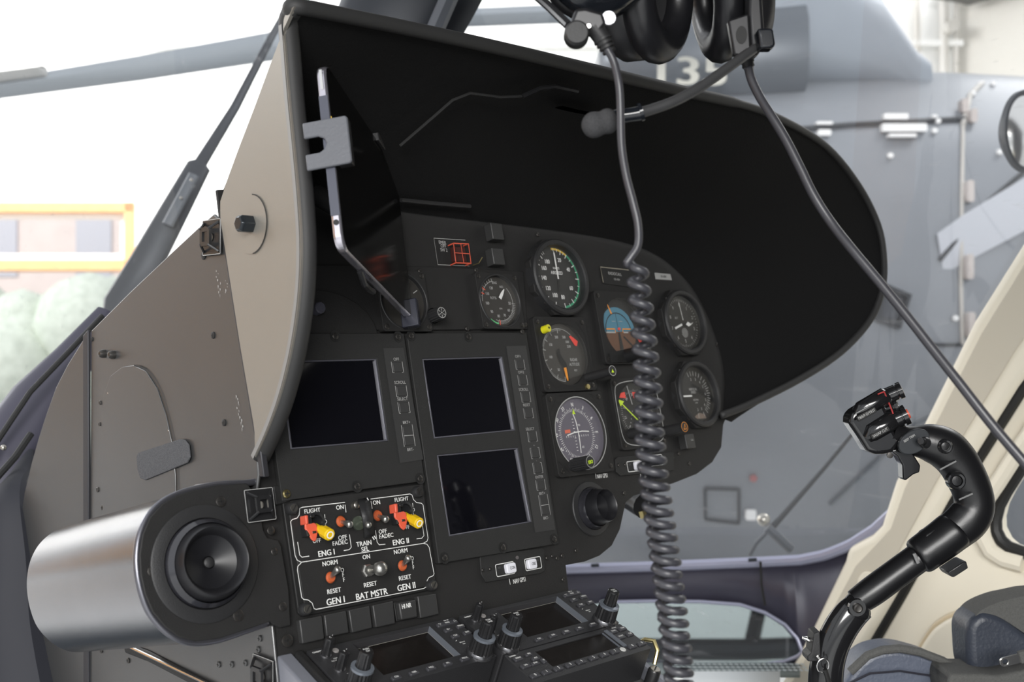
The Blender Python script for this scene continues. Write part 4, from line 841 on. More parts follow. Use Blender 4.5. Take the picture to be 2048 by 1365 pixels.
b = B(F); b.arc(.0046, .0052, 0, 360, .0162); 
for a in range(0, 360, 60): b.tick(.002, .004, a, .0007, .0162)
b.disc(.0009, .0162, n=10); b.done('face_marks', WHTD, r)
for i, (x, y) in enumerate(((937, 672), (1044, 664), (934, 658), (840, 543), (763, 652), (952, 541), (1050, 650))): screw(PAN, x, y, -.0034 if y < 662 else .0002, .0026, board)
# calibration rocker
F = PAN.sub(1366, 886, hb); r = T('calibration_switch', 'small black block switch marked CAL at the lower right of the panel', 'switch', F)
b = B(F); b.prism(rrect(.0165, .0165, .001), 0, .011); b.done('body', KEYM, r, bevel=.0008); b = B(F); b.text('CAL', .003, .001, .0113, .0022); b.done('lettering', WHTD, r)
# selector slides
def slide(label, org, outlp, slots, holes):
    F = PAN.sub(*org, hb); r = T('nav_selector_plate', label, 'selector switch', F, 'navigation source selectors')
    b = B(F); b.prism([F.loc(*q) for q in outlp], 0, .0022); b.done('plate', BLK2, r, bevel=.0005)
    for (x0, y0, ww, hh, side, st, st2) in slots:
        f = F; cx, cy = f.loc(x0, y0, .0022)
        b = B(F); b.line(rrect(ww, hh, .0014, (cx, cy)), .0007, .0025, True); fr = b.done('slot_frame', WHT, r)
        b = B(F); kx = cx + side * ww * .2; b.prism(rrect(ww * .52, hh * .86, .0022, (kx, cy)), .0022, .0068); k = b.done('white_button', mat('button_white', (.80, .80, .86), .35), r, bevel=.0009, segs=3)
        b = B(F); b.text(st, kx + ww * .04, cy, .0070, .0030, sx=.7); b.done('button_lettering', BLKD, k)
        b = B(F); b.text(st2, cx - side * ww * .3, cy + hh * .2, .0025, .0018, sx=.7); b.done('dim_lettering', mat('dim_print', (.10, .10, .10), .5), r)
    for x, y in holes: screw(F, x, y, .0023, .0016, r)
    b = B(F); p = F.loc(org[0] + 1, org[1] - 11, .0022); b.lathe([(0, .0022), (.0018, .0022), (.0016, .003), (0, .0032)], (*p, 0), 12); b.done('light_sensor', mat('sensor_grey', (.12, .11, .11), .4), r)
slide('selector plate with two white slide buttons below the tall display', (1033, 1127), [(957, 1118), (960, 1150), (970, 1166), (1078, 1148), (1087, 1143), (1086, 1100), (1080, 1097), (958, 1113)],
      [(1010, 1139, .0235, .0110, 1, 'CON', 'LOC'), (1066, 1128, .0215, .0110, -1, 'OBS', 'MSG')], [(965, 1141), (980, 1139), (1093, 1117), (1104, 1113)])
slide('selector plate with a white slide button, half hidden behind the coiled cord', (1290, 928), [(1228, 920), (1230, 945), (1238, 953), (1345, 942), (1345, 905), (1232, 915)],
      [(1268, 933, .0225, .0110, 1, 'C', 'LOC'), (1312, 921, .0225, .0110, -1, 'OBS', 'MSG')], [(1237, 931), (1250, 930)])
# air nozzle on the right lower board
def nozzle(label, F, R, tilt):
    r = T('air_nozzle', label, 'air vent', F, 'round cabin air nozzles')
    b = B(F); b.lathe([(R * .70, 0), (R * 1.0, 0), (R * 1.0, .0012), (R * .97, .002), (R * .78, .0028), (R * .76, .001)], seg=56); b.done('flange', PLASM, r, smooth=30)
    b = B(F); b.lathe([(R * .76, .001), (R * .75, .006), (R * .68, .010), (R * .66, .006), (R * .66, -.002)], seg=48); b.done('collar', mat('gloss_black_plastic', (.025, .025, .03), .15, spec=.8), r, smooth=30)
    ax = Vector(tilt).normalized()
    b = B(F); b.lathe([(0, .004), (R * .10, .004), (R * .11, .006), (R * .45, .012), (R * .54, .021), (R * .57, .022), (R * .60, .020), (R * .66, .010), (R * .66, .0)], (0, 0, 0), 48, axis=ax); b.done('eyeball', mat('satin_black_plastic', (.012, .012, .014), .33), r, smooth=30)
    b = B(F); b.lathe([(0, .0), (R * .09, .0), (R * .09, .0075), (R * .05, .0085), (0, .0085)], (0, 0, 0), 16, axis=ax); b.done('jet_pin', PLASM, r)
    return r
nozzle('black round air nozzle on the lower right lobe of the panel', PAN.sub(1182, 1018, hb), .0285, (.05, .05, 1))
# cable plug behind the panel cut-out
b = B(wf(at(1275, 1000, 1.33))); b.tube([at(1235, 975, 1.36), at(1262, 995, 1.34), at(1290, 1012, 1.31)], .016, 14, world=True); t = tag(b.done('cable_connector', PLAS), 'black cable connector showing below the cut-out of the panel', 'connector')
b = B(wf(at(1275, 1000, 1.33))); b.tube([at(1284, 1022, 1.31), at(1288, 1036, 1.31)], .005, 6, world=True); b.done('brass_tip', BRS, t)

# ================================================================== ENGINE SWITCH PANEL
F = PAN.sub(718, 1100, 0); L = lambda *pts: [F.loc(x, y) for x, y in pts]
sw = T('engine_switch_panel', 'engine and battery switch panel with red guards and yellow levers', 'switch panel', F)
b = B(F); b.prism(L((568, 1003), (850, 966), (872, 1176), (868, 1180), (608, 1234), (600, 1226)), hb, -.0022); b.done('mounting_frame', BLKD, sw, bevel=.0008)
b = B(F); b.prism(L((575, 1006), (846, 968), (873, 1170), (612, 1228)), -.0022, 0); b.done('face_plate', BLK, sw, bevel=.0008)
# thin outline artwork
z = .0003; lw = .00062
def ln(*pts, k=4, w_=lw):
    v = spline([Vector((*F.loc(x, y), 0)) for x, y in pts], k); return [(p.x, p.y) for p in v]
def zp(x, y): return (560 + x / 4.875, 960 + y / 4.875)      # detail-crop coordinates of the photograph
b = B(F)
def P4(*pts): return [F.loc(*zp(*p)) for p in pts]
b.line(P4((632, 222), (215, 270), (190, 282), (185, 345), (165, 375), (118, 390), (101, 410), (145, 740), (165, 785), (205, 806), (1395, 622), (1432, 600), (1441, 570), (1392, 245), (1375, 230), (1330, 225), (1300, 195), (1285, 150), (1265, 140), (880, 190)), lw, z)
b.line(P4((205, 812), (172, 845), (168, 880), (210, 1150), (228, 1168), (275, 1175), (312, 1205), (330, 1258), (350, 1266), (1400, 1062), (1430, 1042), (1432, 985), (1450, 955), (1490, 938), (1500, 920), (1452, 660), (1430, 630), (1395, 622)), lw, z)
b.line(P4((170, 608), (190, 735), (212, 757), (283, 746)), lw, z); b.line(P4((620, 692), (672, 684), (693, 660), (675, 535)), lw, z)
b.line(P4((928, 495), (945, 610), (965, 636), (1025, 630)), lw, z); b.line(P4((1330, 578), (1380, 572), (1402, 545), (1385, 440)), lw, z)
b.line(P4((632, 245), (642, 320)), lw, z); b.line(P4((885, 210), (897, 285)), lw, z)
lets = (('FLIGHT', 313, 305, .0040, 0), ('ON', 583, 272, .0042, 0), ('ON', 940, 225, .0042, 0), ('FLIGHT', 1183, 193, .0040, 0), ('OFF', 357, 598, .0038, 0), ('OFF', 608, 567, .0042, 0), ('FADEC', 584, 617, .0042, 0), ('TRAIN', 818, 625, .0046, 0), ('SEL', 828, 680, .0046, 0),
        ('OFF', 1000, 507, .0042, 0), ('FADEC', 1035, 550, .0042, 0), ('OFF', 1226, 467, .0038, 0), ('ENG I', 452, 718, .0056, 1), ('ENG II', 1177, 607, .0056, 1), ('NORM', 486, 815, .0043, 0), ('ON', 840, 755, .0042, 0), ('NORM', 1175, 700, .0043, 0),
        ('RESET', 525, 1087, .0043, 0), ('RESET', 878, 1023, .0043, 0), ('RESET', 1216, 958, .0043, 0), ('GEN I', 542, 1185, .0062, 1), ('BAT MSTR', 893, 1120, .0062, 1), ('GEN II', 1232, 1047, .0062, 1),
        ('I', 435, 362, .0040, 0), ('D', 443, 412, .0040, 0), ('L', 448, 455, .0040, 0), ('I', 1293, 250, .0040, 0), ('D', 1300, 295, .0040, 0), ('L', 1306, 340, .0040, 0),
        ('O', 607, 885, .0040, 0), ('F', 613, 932, .0040, 0), ('F', 621, 980, .0040, 0), ('O', 1288, 770, .0040, 0), ('F', 1293, 815, .0040, 0), ('F', 1299, 858, .0040, 0))
for st, x, y, cap, bd in lets: b.text(st, *F.loc(*zp(x, y)), z, cap * (.88 if not bd else .86), sx=.98 if len(st) > 1 else .8, bold=.02 + .012 * bd)
b.done('white_artwork', WHT, sw)
for x, y, m_ in ((586, 1017, DSC), (838, 984, DSC), (613, 1219, DSC), (866, 1171, DSC)):
    cx, cy = F.loc(x, y, .004); b = B(F); b.lathe([(0, 0), (.0052, 0), (.005, .004), (.0042, .0055), (0, .0055)], (cx, cy, 0), 20); s_ = b.done('fastener', PLASM, sw)
    b = B(F); b.lathe([(0, .0055), (.0034, .0055), (.0032, .0062), (0, .0063)], (cx, cy, 0), 16); b.done('fastener_head', STL if x != 838 else DSC, s_); b = B(F); b.box((cx, cy, .0064), (.0054, .0009, .0003), Matrix.Rotation(.9, 3, 'Z')); b.done('fastener_slot', BLKD, s_)
def pixdir(p0, p1, h0, h1):    # from panel pixel p0 at height h0 to pixel p1 at height h1
    return Vector((*F.loc(*p0, h0), h0)), Vector((*F.loc(*p1, h1), h1))
def toggle(base, tip, hgt, r0, r1, boot=True):
    a, c = pixdir(base, tip, 0, hgt); n_ = (c - a)
    if boot:
        b = B(F); b.lathe([(0, .0), (.0058, .0), (.0058, .0008), (.0050, .0009), (.0046, .0004)], (a.x, a.y, 0), 24); hole = b.done('switch_bush', BLKD, sw)
        b = B(F); b.lathe([(0, .0022), (.0035, .0020), (.0046, .0006), (.0048, .0)], (a.x, a.y, 0.0002), 20); b.done('rubber_boot', ORB, sw)
    b = B(F); k = [a.lerp(c, t) for t in (0.05, .3, .75, .9, .97, 1.0)]; b.tube(k, [r0, r0 * 1.05, r1, r1 * 1.05, r1 * .8, r1 * .3], 16); return b.done('toggle_lever', mat('lever_metal', (.50, .49, .46), .28, .9), sw, smooth=60), a, c
toggle(zp(590, 408), zp(695, 440), .016, .0016, .0029); toggle(zp(950, 350), zp(1045, 392), .016, .0016, .0029)
toggle(zp(490, 955), zp(575, 862), .015, .0018, .0028); toggle(zp(1190, 840), zp(1262, 752), .015, .0018, .0028)
# big battery toggle
a, c = pixdir(zp(848, 888), zp(1005, 862), 0, .024)
b = B(F); b.lathe([(0, 0), (.0058, 0), (.0058, .002), (.0045, .003), (.0042, .006), (0, .006)], (a.x, a.y, 0), 6); b.lathe([(.0042, .002), (.0042, .0065), (0, .0065)], (a.x, a.y, 0), 20); b.done('hex_nut', mat('lever_metal', (.5, .5, .46)), sw)
b = B(F); b.tube([a.lerp(c, t) for t in (.1, .55, .62, .72, .9, 1.0, 1.06)], [.0022, .0026, .0040, .0056, .0058, .0046, .0015], 20); b.done('toggle_lever', mat('lever_metal', (.5, .5, .46)), sw, smooth=60)
# guarded yellow fuel levers
for (ox, oy) in ((0, 0), (872, -112)):
    q = lambda x, y: zp(x + ox, y + oy)
    b = B(F); cx, cy = F.loc(*q(335, 420)); b.lathe([(0, 0), (.0085, 0), (.0085, .003), (.0062, .0035), (.0058, .001), (0, .001)], (cx, cy, 0), 28); b.done('switch_bush', PLAS, sw)
    b = B(F); cx, cy = F.loc(*q(232, 455)); b.box((cx, cy, .004), (.0065, .0175, .008)); b.box((cx + .004, cy + .0068, .004), (.004, .0022, .009)); b.box((cx + .004, cy - .0062, .004), (.004, .0022, .009)); b.done('guard_hinge', PLAS, sw, bevel=.0005)
    b = B(F); hh = .007; P = [F.loc(*q(x, y), hh) for x, y in ((235, 348), (270, 345), (275, 430), (330, 420), (355, 440), (362, 520), (350, 590), (330, 606), (300, 580), (270, 520), (240, 480))]; b.prism(P, hh - .0009, hh + .0012); P2 = [F.loc(*q(x, y), hh + .001) for x, y in ((235, 350), (262, 348), (268, 432), (242, 440))]; b.prism(P2, 0.001, hh + .003); b.done('red_guard', RED, sw, bevel=.0008)
    a, c = pixdir(q(345, 455), q(485, 538), .002, .022); b = B(F); b.tube([a.lerp(c, t) for t in (0, .35, .38, .55, .60, .98, 1.02)], [.0026, .0028, .0036, .0036, .0051, .0051, .0045], 10); yl = b.done('yellow_lever', YEL, sw, bevel=.0003, smooth=25)
    n_ = (c - a).normalized(); b = B(F); b.lathe([(.0022, .0), (.0031, .0), (.0031, .0004), (.0022, .0004)], c + n_ * .00045, 24, axis=n_); b.done('white_ring', WHT, yl)
# training selector with curved black guard
b = B(F); P = P4((760, 195), (868, 180), (905, 330), (915, 430), (912, 560), (830, 575), (822, 440), (795, 300)); hh = .012
rows = []; 
for t in range(9):
    s_ = t / 8; zz = .003 + .012 * math.sin(PI * min(1, s_ * 1.1)); yb = 190 + s_ * 375; x0 = 760 + 62 * math.sin(s_ * PI / 2); x1 = 868 + 48 * math.sin(s_ * PI / 2)
    rows.append([F.M @ Vector((*F.loc(*zp(x0, yb + 5), zz), zz)), F.M @ Vector((*F.loc(*zp(x1, yb - 10), zz), zz))])
b.grid(rows); b.done('curved_guard', PLASM, sw, solid=.0014)
toggle(zp(800, 400), zp(872, 448), .018, .0016, .0026, False)
b = B(F); cx, cy = F.loc(*zp(762, 425)); b.lathe([(0, 0), (.0062, 0), (.006, .0012), (.0045, .0018), (0, .0018)], (cx, cy, 0), 24); b.done('round_button', mat('button_grey_green', (.11, .13, .10), .3, .5), sw)
b = B(F); cx, cy = F.loc(*zp(724, 252)); b.lathe([(0, 0), (.0034, 0), (.003, .004), (.0015, .005), (0, .005)], (cx, cy, 0), 14); b.done('guard_screw', STL, sw)
for x, y in ((857, 192), (866, 208), (872, 235), (910, 572), (926, 562)):
    cx, cy = F.loc(*zp(x, y), .006); b = B(F); b.box((cx, cy, .006), (.0006, .0030, .0006), Matrix.Rotation(.5, 3, 'Z')); b.done('guard_mark', WHT, sw)
# row of square caps
def zq(x, y): return (560 + x / 5.12, 1160 + y / 5.12)
caps = [((200, 412), (430, 368), (458, 610), (232, 658)), ((455, 362), (678, 316), (708, 545), (482, 592)), ((706, 312), (918, 266), (948, 497), (742, 547)), ((950, 262), (1160, 216), (1184, 452), (984, 492)), ((1196, 240), (1372, 204), (1390, 388), (1224, 416)), ((1410, 168), (1600, 142), (1632, 356), (1440, 398))]
nm = ['leftmost square black blank cap in the row above the radios', 'second square black blank cap from the left above the radios', 'third square black blank cap from the left above the radios', 'blank cap directly left of the HI NR button', 'square push button lettered HI NR', 'rightmost square blank cap, right of the HI NR button']
for i, cp_ in enumerate(caps):
    hh = .006; f = PAN.sub(*zq(sum(p[0] for p in cp_) / 4, sum(p[1] for p in cp_) / 4), hb); P = [f.loc(*zq(*p), hh) for p in cp_]
    if i == 4:
        r = T('caution_button', nm[i], 'button', f, 'square caps above the radios'); b = B(f); Q = [(p[0] * 1.12, p[1] * 1.12) for p in P]; b.prism(Q, 0, .004); b.done('surround', BLKD, r, bevel=.0006)
        b = B(f); b.prism(P, 0, .009); b.done('cap', KEYM, r, bevel=.0012); b = B(f); hx, hy = f.loc(813, 1213, .0092); b.text('HI NR', hx, hy, .0092, .0040, sx=.7, bold=.04); b.done('lettering', WHT, r)
    else:
        b = B(f); b.prism(P, 0, hh); tag(b.done('blank_cap', KEYM, bevel=.0009), nm[i], 'cap', 'square caps above the radios')
# rail under the display units
b = B(PAN.sub(570, 990)); f = PAN.sub(570, 990); 
b.prism([f.loc(*q) for q in ((548, 972), (577, 970), (583, 1003), (570, 1007), (553, 1010))], hb, -.001); t = tag(b.done('corner_bracket', BLKD, bevel=.001), 'small black corner bracket with gold screw above the switch panel', 'bracket'); screw(f, 571, 989, -.001, .0036, t, BRS, proud=.003)

# ================================================================== LEFT DUCT BOX
DF = PAN.sub(405, 1125, 0.0); 
dz_ = -.004
o_ = [(563, 1093), (557, 1080), (535, 1076), (527, 1060), (524, 1040), (520, 1000), (494, 967), (440, 970), (390, 980), (355, 991), (325, 1008), (300, 1035), (285, 1070), (279, 1110), (281, 1150), (290, 1190), (305, 1225), (330, 1255), (358, 1275), (391, 1284), (440, 1278), (500, 1258), (541, 1244), (560, 1256), (582, 1252), (578, 1180)]
PL = [DF.loc(*q) for q in o_]
db = T('air_duct_box', 'silver half-round duct box with black face plate jutting from the left of the panel', 'duct', DF)
b = B(DF); b.prism(PL, -.004, 0); b.done('face_plate', BLK, db, bevel=.0009)
arcp = [DF.loc(*q) for q in ((520, 962), (494, 966), (440, 969), (390, 979), (355, 990), (325, 1007), (300, 1034), (284, 1070), (278, 1110), (280, 1150), (289, 1190), (304, 1226), (330, 1257), (358, 1277), (391, 1286), (440, 1280), (500, 1260), (541, 1246))]
arcs = [(v.x, v.y) for v in spline([Vector((*p, 0)) for p in arcp], 4)]
b = B(DF); b.tube([(x, y, -.0035) for x, y in arcs], .0028, 10); b.done('rolled_edge', mat('edge_steel', (.16, .16, .18), .3, .8), db, smooth=180)
DL = .215
b = B(DF); b.grid([[DF.M @ Vector((x, y, -.003)) for x, y in arcs], [DF.M @ Vector((x, y, -.003 - DL * .5)) for x, y in arcs], [DF.M @ Vector((x, y, -.003 - DL)) for x, y in arcs]]); b.bm.faces.new([b.bm.verts.new(DF.M @ Vector((x, y, -.003 - DL))) for x, y in arcs]); b.done('silver_body', ALU, db, smooth=50)
for (x, y, r_, m_) in ((441, 1004, .0042, DSC), (305, 1143, .0042, DSC), (541, 1062, .0034, DSC), (548, 1104, .003, DSC), (565, 1214, .0036, DSC), (476, 1232, .0046, DSC), (574, 1282, .005, DSC)): screw(DF, x, y, 0, r_, db, m_)
nozzle('large black round air nozzle on the face of the silver duct box', PAN.sub(411, 1128, 0.0002), .0440, (-.10, .04, 1))
tie_mount(PAN.sub(518, 1011, .002), 'black cable tie mount with white worn edges at the corner of the duct face plate', .026)
b = B(SIDE.sub(430, 968)); f = SIDE.sub(430, 968); b.prism([f.loc(*q) for q in ((385, 980), (402, 968), (440, 963), (452, 971), (470, 975), (470, 990), (385, 990))], 0.001, .006); tag(b.done('hinge_lug', mat('lug_grey', (.14, .13, .13), .4, .5), bevel=.001), 'small grey lug peeking out above the duct box', 'bracket')

# ================================================================== RADIO CONSOLE
mm = .001
def cf(x, y, h=0): return Frame(CON.M @ Vector((x * mm, y * mm, h * mm)), CON.ax, CON.ay)
RIM = mat('knob_blue_grey_ring', (.17, .19, .22), .25, .3); KSIL = mat('knob_base_silver', (.22, .22, .23), .25, .9)
KEYR = mat('radio_key', (.05, .05, .056), .42)
def knob2(F, x, y, R1, R2, root, txt=None):   # concentric tuning knob
    c = (x * mm, y * mm, 0)
    b = B(F); b.lathe([(0, 0), (R1 * 1.14, 0), (R1 * 1.14, .002), (R1 * 1.04, .004), (0, .004)], c, 32); k = b.done('tuning_knob', KSIL, root)
    b = B(F); b.knurl(R1, R1 * .94, .0035, .0165, c, 20, .09); b.done('outer_knob', PLAS, k, smooth=30)
    b = B(F); b.lathe([(R1 * .94, .0160), (R1 * .93, .0180), (R2 * 1.05, .0185), (R2 * 1.05, .016)], c, 32); b.done('knob_rim', RIM, k)
    b = B(F); b.knurl(R2, R2 * .92, .0170, .0315, c, 14, .09); b.lathe([(R2 * .92, .0312), (R2 * .88, .0325), (0, .0326)], c, 28); b.done('inner_knob', PLAS, k, smooth=30)
    if txt:
        b = B(F)
        for i, st in enumerate(txt): b.text(st, c[0], c[1] + .0014 - i * .0026, .0328, .0018, sx=.9)
        b.done('knob_lettering', WHT, k)
    return k
def knob1(F, x, y, R, hgt, root, mark='O'):
    c = (x * mm, y * mm, 0); b = B(F); b.lathe([(0, 0), (R * 1.25, 0), (R * 1.2, .0012), (0, .0012)], c, 20); k = b.done('small_knob', KSIL, root)
    b = B(F); b.knurl(R, R * .88, .001, hgt, c, 10, .12); b.lathe([(R * .88, hgt - .0002), (R * .82, hgt + .0008), (0, hgt + .001)], c, 20); b.done('knob_body', PLAS, k, smooth=30)
    b = B(F); b.text(mark, c[0], c[1], hgt + .0012, .0020); b.seg((c[0] + R * .6, c[1] + R * .3), (c[0] + R * .9, c[1] + R * .5), .0004, hgt + .0012); b.done('knob_lettering', WHT, k)
def keycap(F, x, y, w_, h_, st, root, cap=1.9, sx=.9, z0=0):
    b = B(F); b.prism(rrect(w_ * mm, h_ * mm, 1.0 * mm, (x * mm, y * mm)), -.001, .0018); k = b.done('key', KEYR, root, bevel=.0005)
    b = B(F)
    if st == 'TRI': b.line([((x - 1.6) * mm, (y + 1.0) * mm), ((x + 1.6) * mm, (y + 1.0) * mm), (x * mm, (y - 1.6) * mm)], .0004, .0020, True)
    elif st == 'TRIU': b.line([((x - 1.6) * mm, (y - 1.0) * mm), ((x + 1.6) * mm, (y - 1.0) * mm), (x * mm, (y + 1.6) * mm)], .0004, .0020, True)
    else: b.text(st, x * mm, y * mm, .0020, cap * mm, sx=sx, bold=.02)
    b.done('key_lettering', WHT, k)
def face(F, w_, h_, hole, root, dep=34):
    hx0, hy0, hx1, hy1 = hole
    b = B(F); H = [(hx0 * mm, hy0 * mm), (hx1 * mm, hy0 * mm), (hx1 * mm, hy1 * mm), (hx0 * mm, hy1 * mm)]
    b.prism(rrect(w_ * mm, h_ * mm, 1.5 * mm, (w_ / 2 * mm, -h_ / 2 * mm)), -dep * mm, 0, holes=[H]); b.done('housing', mat('radio_housing', (.028, .028, .03), .45, bump=.2, bscale=900), root, bevel=.0009)
    return H
def gps(x0, label, vis_left=True):
    F = cf(x0, 0); r = T('navigation_radio', label, 'radio', F, 'navigation radios in the centre console')
    H = face(F, 153, 61, (42, -4.2, 122.6, -48), r)
    I = [(43.5 * mm, -5.0 * mm), (122.0 * mm, -5.0 * mm), (122.0 * mm, -47.6 * mm), (43.5 * mm, -47.6 * mm)]
    b = B(F); b.prism([(35 * mm, -2 * mm), (124 * mm, -2 * mm), (124 * mm, -53 * mm), (35 * mm, -53 * mm)], -.0085, -.0062); b.done('recess_floor', mat('radio_housing', (.03, .03, .03)), r)
    def q(a, c): return [F.M @ Vector((*p, z_)) for p, z_ in ((H[a], 0), (H[c], 0), (I[c], -.006), (I[a], -.006))]
    for a, c in ((0, 1), (1, 2), (3, 0)):
        b = B(F); b.bm.faces.new([b.bm.verts.new(v) for v in q(a, c)]); b.done('screen_bevel', mat('bevel_grey', (.16, .175, .20), .35, .3) if a == 1 else mat('bevel_shaded', (.045, .044, .047), .4), r)  # right wall coloured lighter as if lit, the others darker
    b = B(F); b.flat(I, -.0060); b.done('screen', SCRR, r)
    b = B(F); b.line([I[0], I[1], I[2]], .0006, -.0057); b.done('screen_edge_line', mat('edge_line', (.5, .48, .42), .4), r)
    knob1(F, 12.5, -9.5, .0042, .015, r, 'C'); knob1(F, 13, -29, .0042, .015, r, 'V')
    knob2(F, 12.5 if x0 > 0 else 13.5, -54 + 1, .0098, .0058, r, ('PUSH', 'C/V'))
    knob2(F, 139.5, -53.5 + .5, .0102, .0060, r, ('PUSH', 'CRSR'))
    b = B(F); b.text('GARMIN', 3.2 * mm, -4.2 * mm, .0003, .0018, al='LEFT', sx=1.0, bold=.03); b.text('COM', 17 * mm, -16.5 * mm, .0003, .0014); b.text('PULL TEST', 15 * mm, -19 * mm, .0003, .0012, sx=.8); b.text('VLOC', 17 * mm, -37 * mm, .0003, .0014); b.text('TERR OBS', 143 * mm, -2.2 * mm, .0003, .0011, sx=.8)
    b.text('DEFAULT', 136 * mm, -34 * mm, .0003, .0013, sx=.8); b.text('NAV', 136 * mm, -36.5 * mm, .0003, .0013, sx=.8); b.seg((131 * mm, -31 * mm), (133 * mm, -30 * mm), .0004, .0003); b.done('lettering', WHT, r)
    b = B(F); b.lathe([(0, 0), (.0028, 0), (.0026, .0008), (0, .001)], (23 * mm, -7.5 * mm, 0), 16); b.done('photocell', mat('photocell', (.35, .33, .32), .4), r)
    for x, y, w_, h_, st in ((27.5, -14, 7, 4.5, 'C/V'), (48.8, -55.6, 9, 4.2, 'CDI'), (66.6, -55.6, 9, 4.2, 'OBS'), (84.4, -55.5, 9, 4.2, 'MSG'), (102, -55.6, 9, 4.2, 'FPL'), (121, -55, 9, 4.2, 'PROC'), (149, -15, 8, 4.5, 'MENU'), (148.5, -25, 8, 4.5, 'ENT'), (134, -16, 8, 4.5, '-D>'), (134.5, -25.5, 8, 4.5, 'CLR')): keycap(F, x, y, w_, h_, st, r)
    b = B(F); b.prism(rrect(.023, .0046, .0015, (.140, -.0072)), -.001, .0018); k = b.done('range_rocker', KEYR, r, bevel=.0005); b = B(F); b.text('RNG', .140, -.0072, .0020, .0019, bold=.02)
    b.line([(.1300, -.0064), (.1330, -.0064), (.1315, -.0086)], .0004, .0020, True); b.line([(.1470, -.0080), (.1500, -.0080), (.1485, -.0058)], .0004, .0020, True); b.done('key_lettering', WHT, k)
    return r
gps(-156.5, 'left navigation radio with dark screen and ribbed knobs, at the bottom edge')
gps(3, 'right navigation radio with dark screen, its knob standing against the blue sill')
F = cf(3, -62.5); r = T('transponder', 'narrow transponder with numbered keys 0 to 9 below the right radio', 'transponder', F)
H = face(F, 152, 41, (33, -5, 124, -28), r)
b = B(F); b.flat([(.033, -.005), (.124, -.005), (.124, -.028), (.033, -.028)], -.0014); b.done('screen', SCRR, r)
b = B(F); b.prism([(.1245, -.004), (.1285, -.004), (.1285, -.030), (.1245, -.030)], 0, .0012); b.prism([(.1215, -.005), (.1228, -.005), (.1228, -.028), (.1215, -.028)], -.0014, -.0004); b.done('grey_bar', mat('bevel_grey', (.16, .175, .2)), r)
for i in range(10):
    x = (6.5, 20.2, 34.8, 49.5, 63.4, 79.5, 94, 108.4, 132.8, 146.2)[i]
    keycap(F, x, -33.0, 10, 5.0, str(i), r, 2.9)
b = B(F); b.lathe([(0, 0), (.0030, 0), (.0028, .0006), (0, .0007)], (.1205, -.0325, 0), 18); b.done('photocell', mat('photocell_light', (.65, .65, .62), .4), r)
for x, y, w_, h_, st in ((133, -8.5, 9, 5, 'FUNC'), (146, -8, 9, 5, 'CRSR'), (133.5, -17.5, 10, 5.5, 'START'), (146.5, -17.5, 8, 5, 'CLR'), (8.5, -9, 9, 5, 'IDENT'), (8, -19.5, 10, 5, 'VFR'), (22.5, -7.5, 7, 3.6, 'ON'), (24.5, -14.5, 8, 4, 'ALT'), (19, -20, 9, 3.6, 'STBY'), (29.5, -19.5, 4, 6, 'O')): keycap(F, x, y, w_, h_, st, r, 1.8)
b = B(F); b.text('GARMIN', 3.2 * mm, -3.6 * mm, .0003, .0017, al='LEFT', bold=.03); b.text('GTX 330', .1395, -.0032, .0003, .0013); b.done('lettering', WHT, r)
# console body and fasteners
F = cf(-162, 4); b = B(F)
W_ = 322
b.prism([(0, 0), (W_ * mm, 0), (W_ * mm, -.32), (0, -.32)], -.075, -.0355); cb = tag(b.done('centre_console', mat('console_grey', (.10, .10, .10), .5, noise=.1, nscale=40), bevel=.002), 'grey centre console tray holding the radios', 'console')
b = B(F); b.box((-.008, -.16, -.05), (.014, .33, .09)); b.done('console_side_rail', mat('rail_light_grey', (.26, .27, .31), .4, .3), cb, bevel=.002)
b = B(F); b.prism([(-.002, 0), (.0045, 0), (.0045, -.2), (-.002, -.2)], -.04, -.0005); b.done('black_rail', BLKD, cb, bevel=.0015)
b = B(F); b.box((W_ * mm + .006, -.17, -.055), (.01, .33, .06)); b.done('console_side_rail', mat('rail_light_grey', (.28, .29, .33)), cb, bevel=.002)
def fastener(x, y, hgt, label):
    f = cf(x, y, -35); b = B(f); b.lathe([(0, 0), (.0062, 0), (.006, hgt), (.0052, hgt + .0012), (0, hgt + .0015)], seg=22); o = tag(b.done('console_fastener', PLAS), label, 'fastener', 'console fasteners')
    b = B(f); b.lathe([(0, hgt), (.0048, hgt), (.0046, hgt + .0021), (0, hgt + .0022)], seg=18); h_ = b.done('fastener_head', STL, o); b = B(f); b.box((0, 0, hgt + .0023), (.008, .0013, .0004), Matrix.Rotation(.5, 3, 'Z')); b.done('fastener_slot', BLKD, h_)
for x, y, hg, lb in ((-3, -90, .016, 'console fastener with slotted head left of the transponder'), (152, -116, .020, 'console fastener nearest the transponder\'s right end'), (160, -138, .016, 'console fastener at the bottom edge beside the coiled cord'), (14, -118, .012, 'console fastener at the bottom edge below the transponder')): fastener(x, y, hg, lb)
b = B(cf(158, -98)); b.tube([(.0, .014, -.01), (.004, .008, -.001), (.006, 0, .002), (.004, -.008, -.003), (0, -.012, -.014)], .0022, 8); tag(b.done('brass_clip', BRS), 'small brass clip curving beside the transponder end', 'clip')
# console lower skirt on the left, closing the side below the panel
b = B(wf((XL, .60, 1.2))); b.box((.165, .17, -.42), (.29, .04, .62)); b.box((.165, -.03, -.475), (.28, .36, .50)); tag(b.done('console_pedestal', BLKD, bevel=.004), 'dark pedestal under the radio console', 'console base')

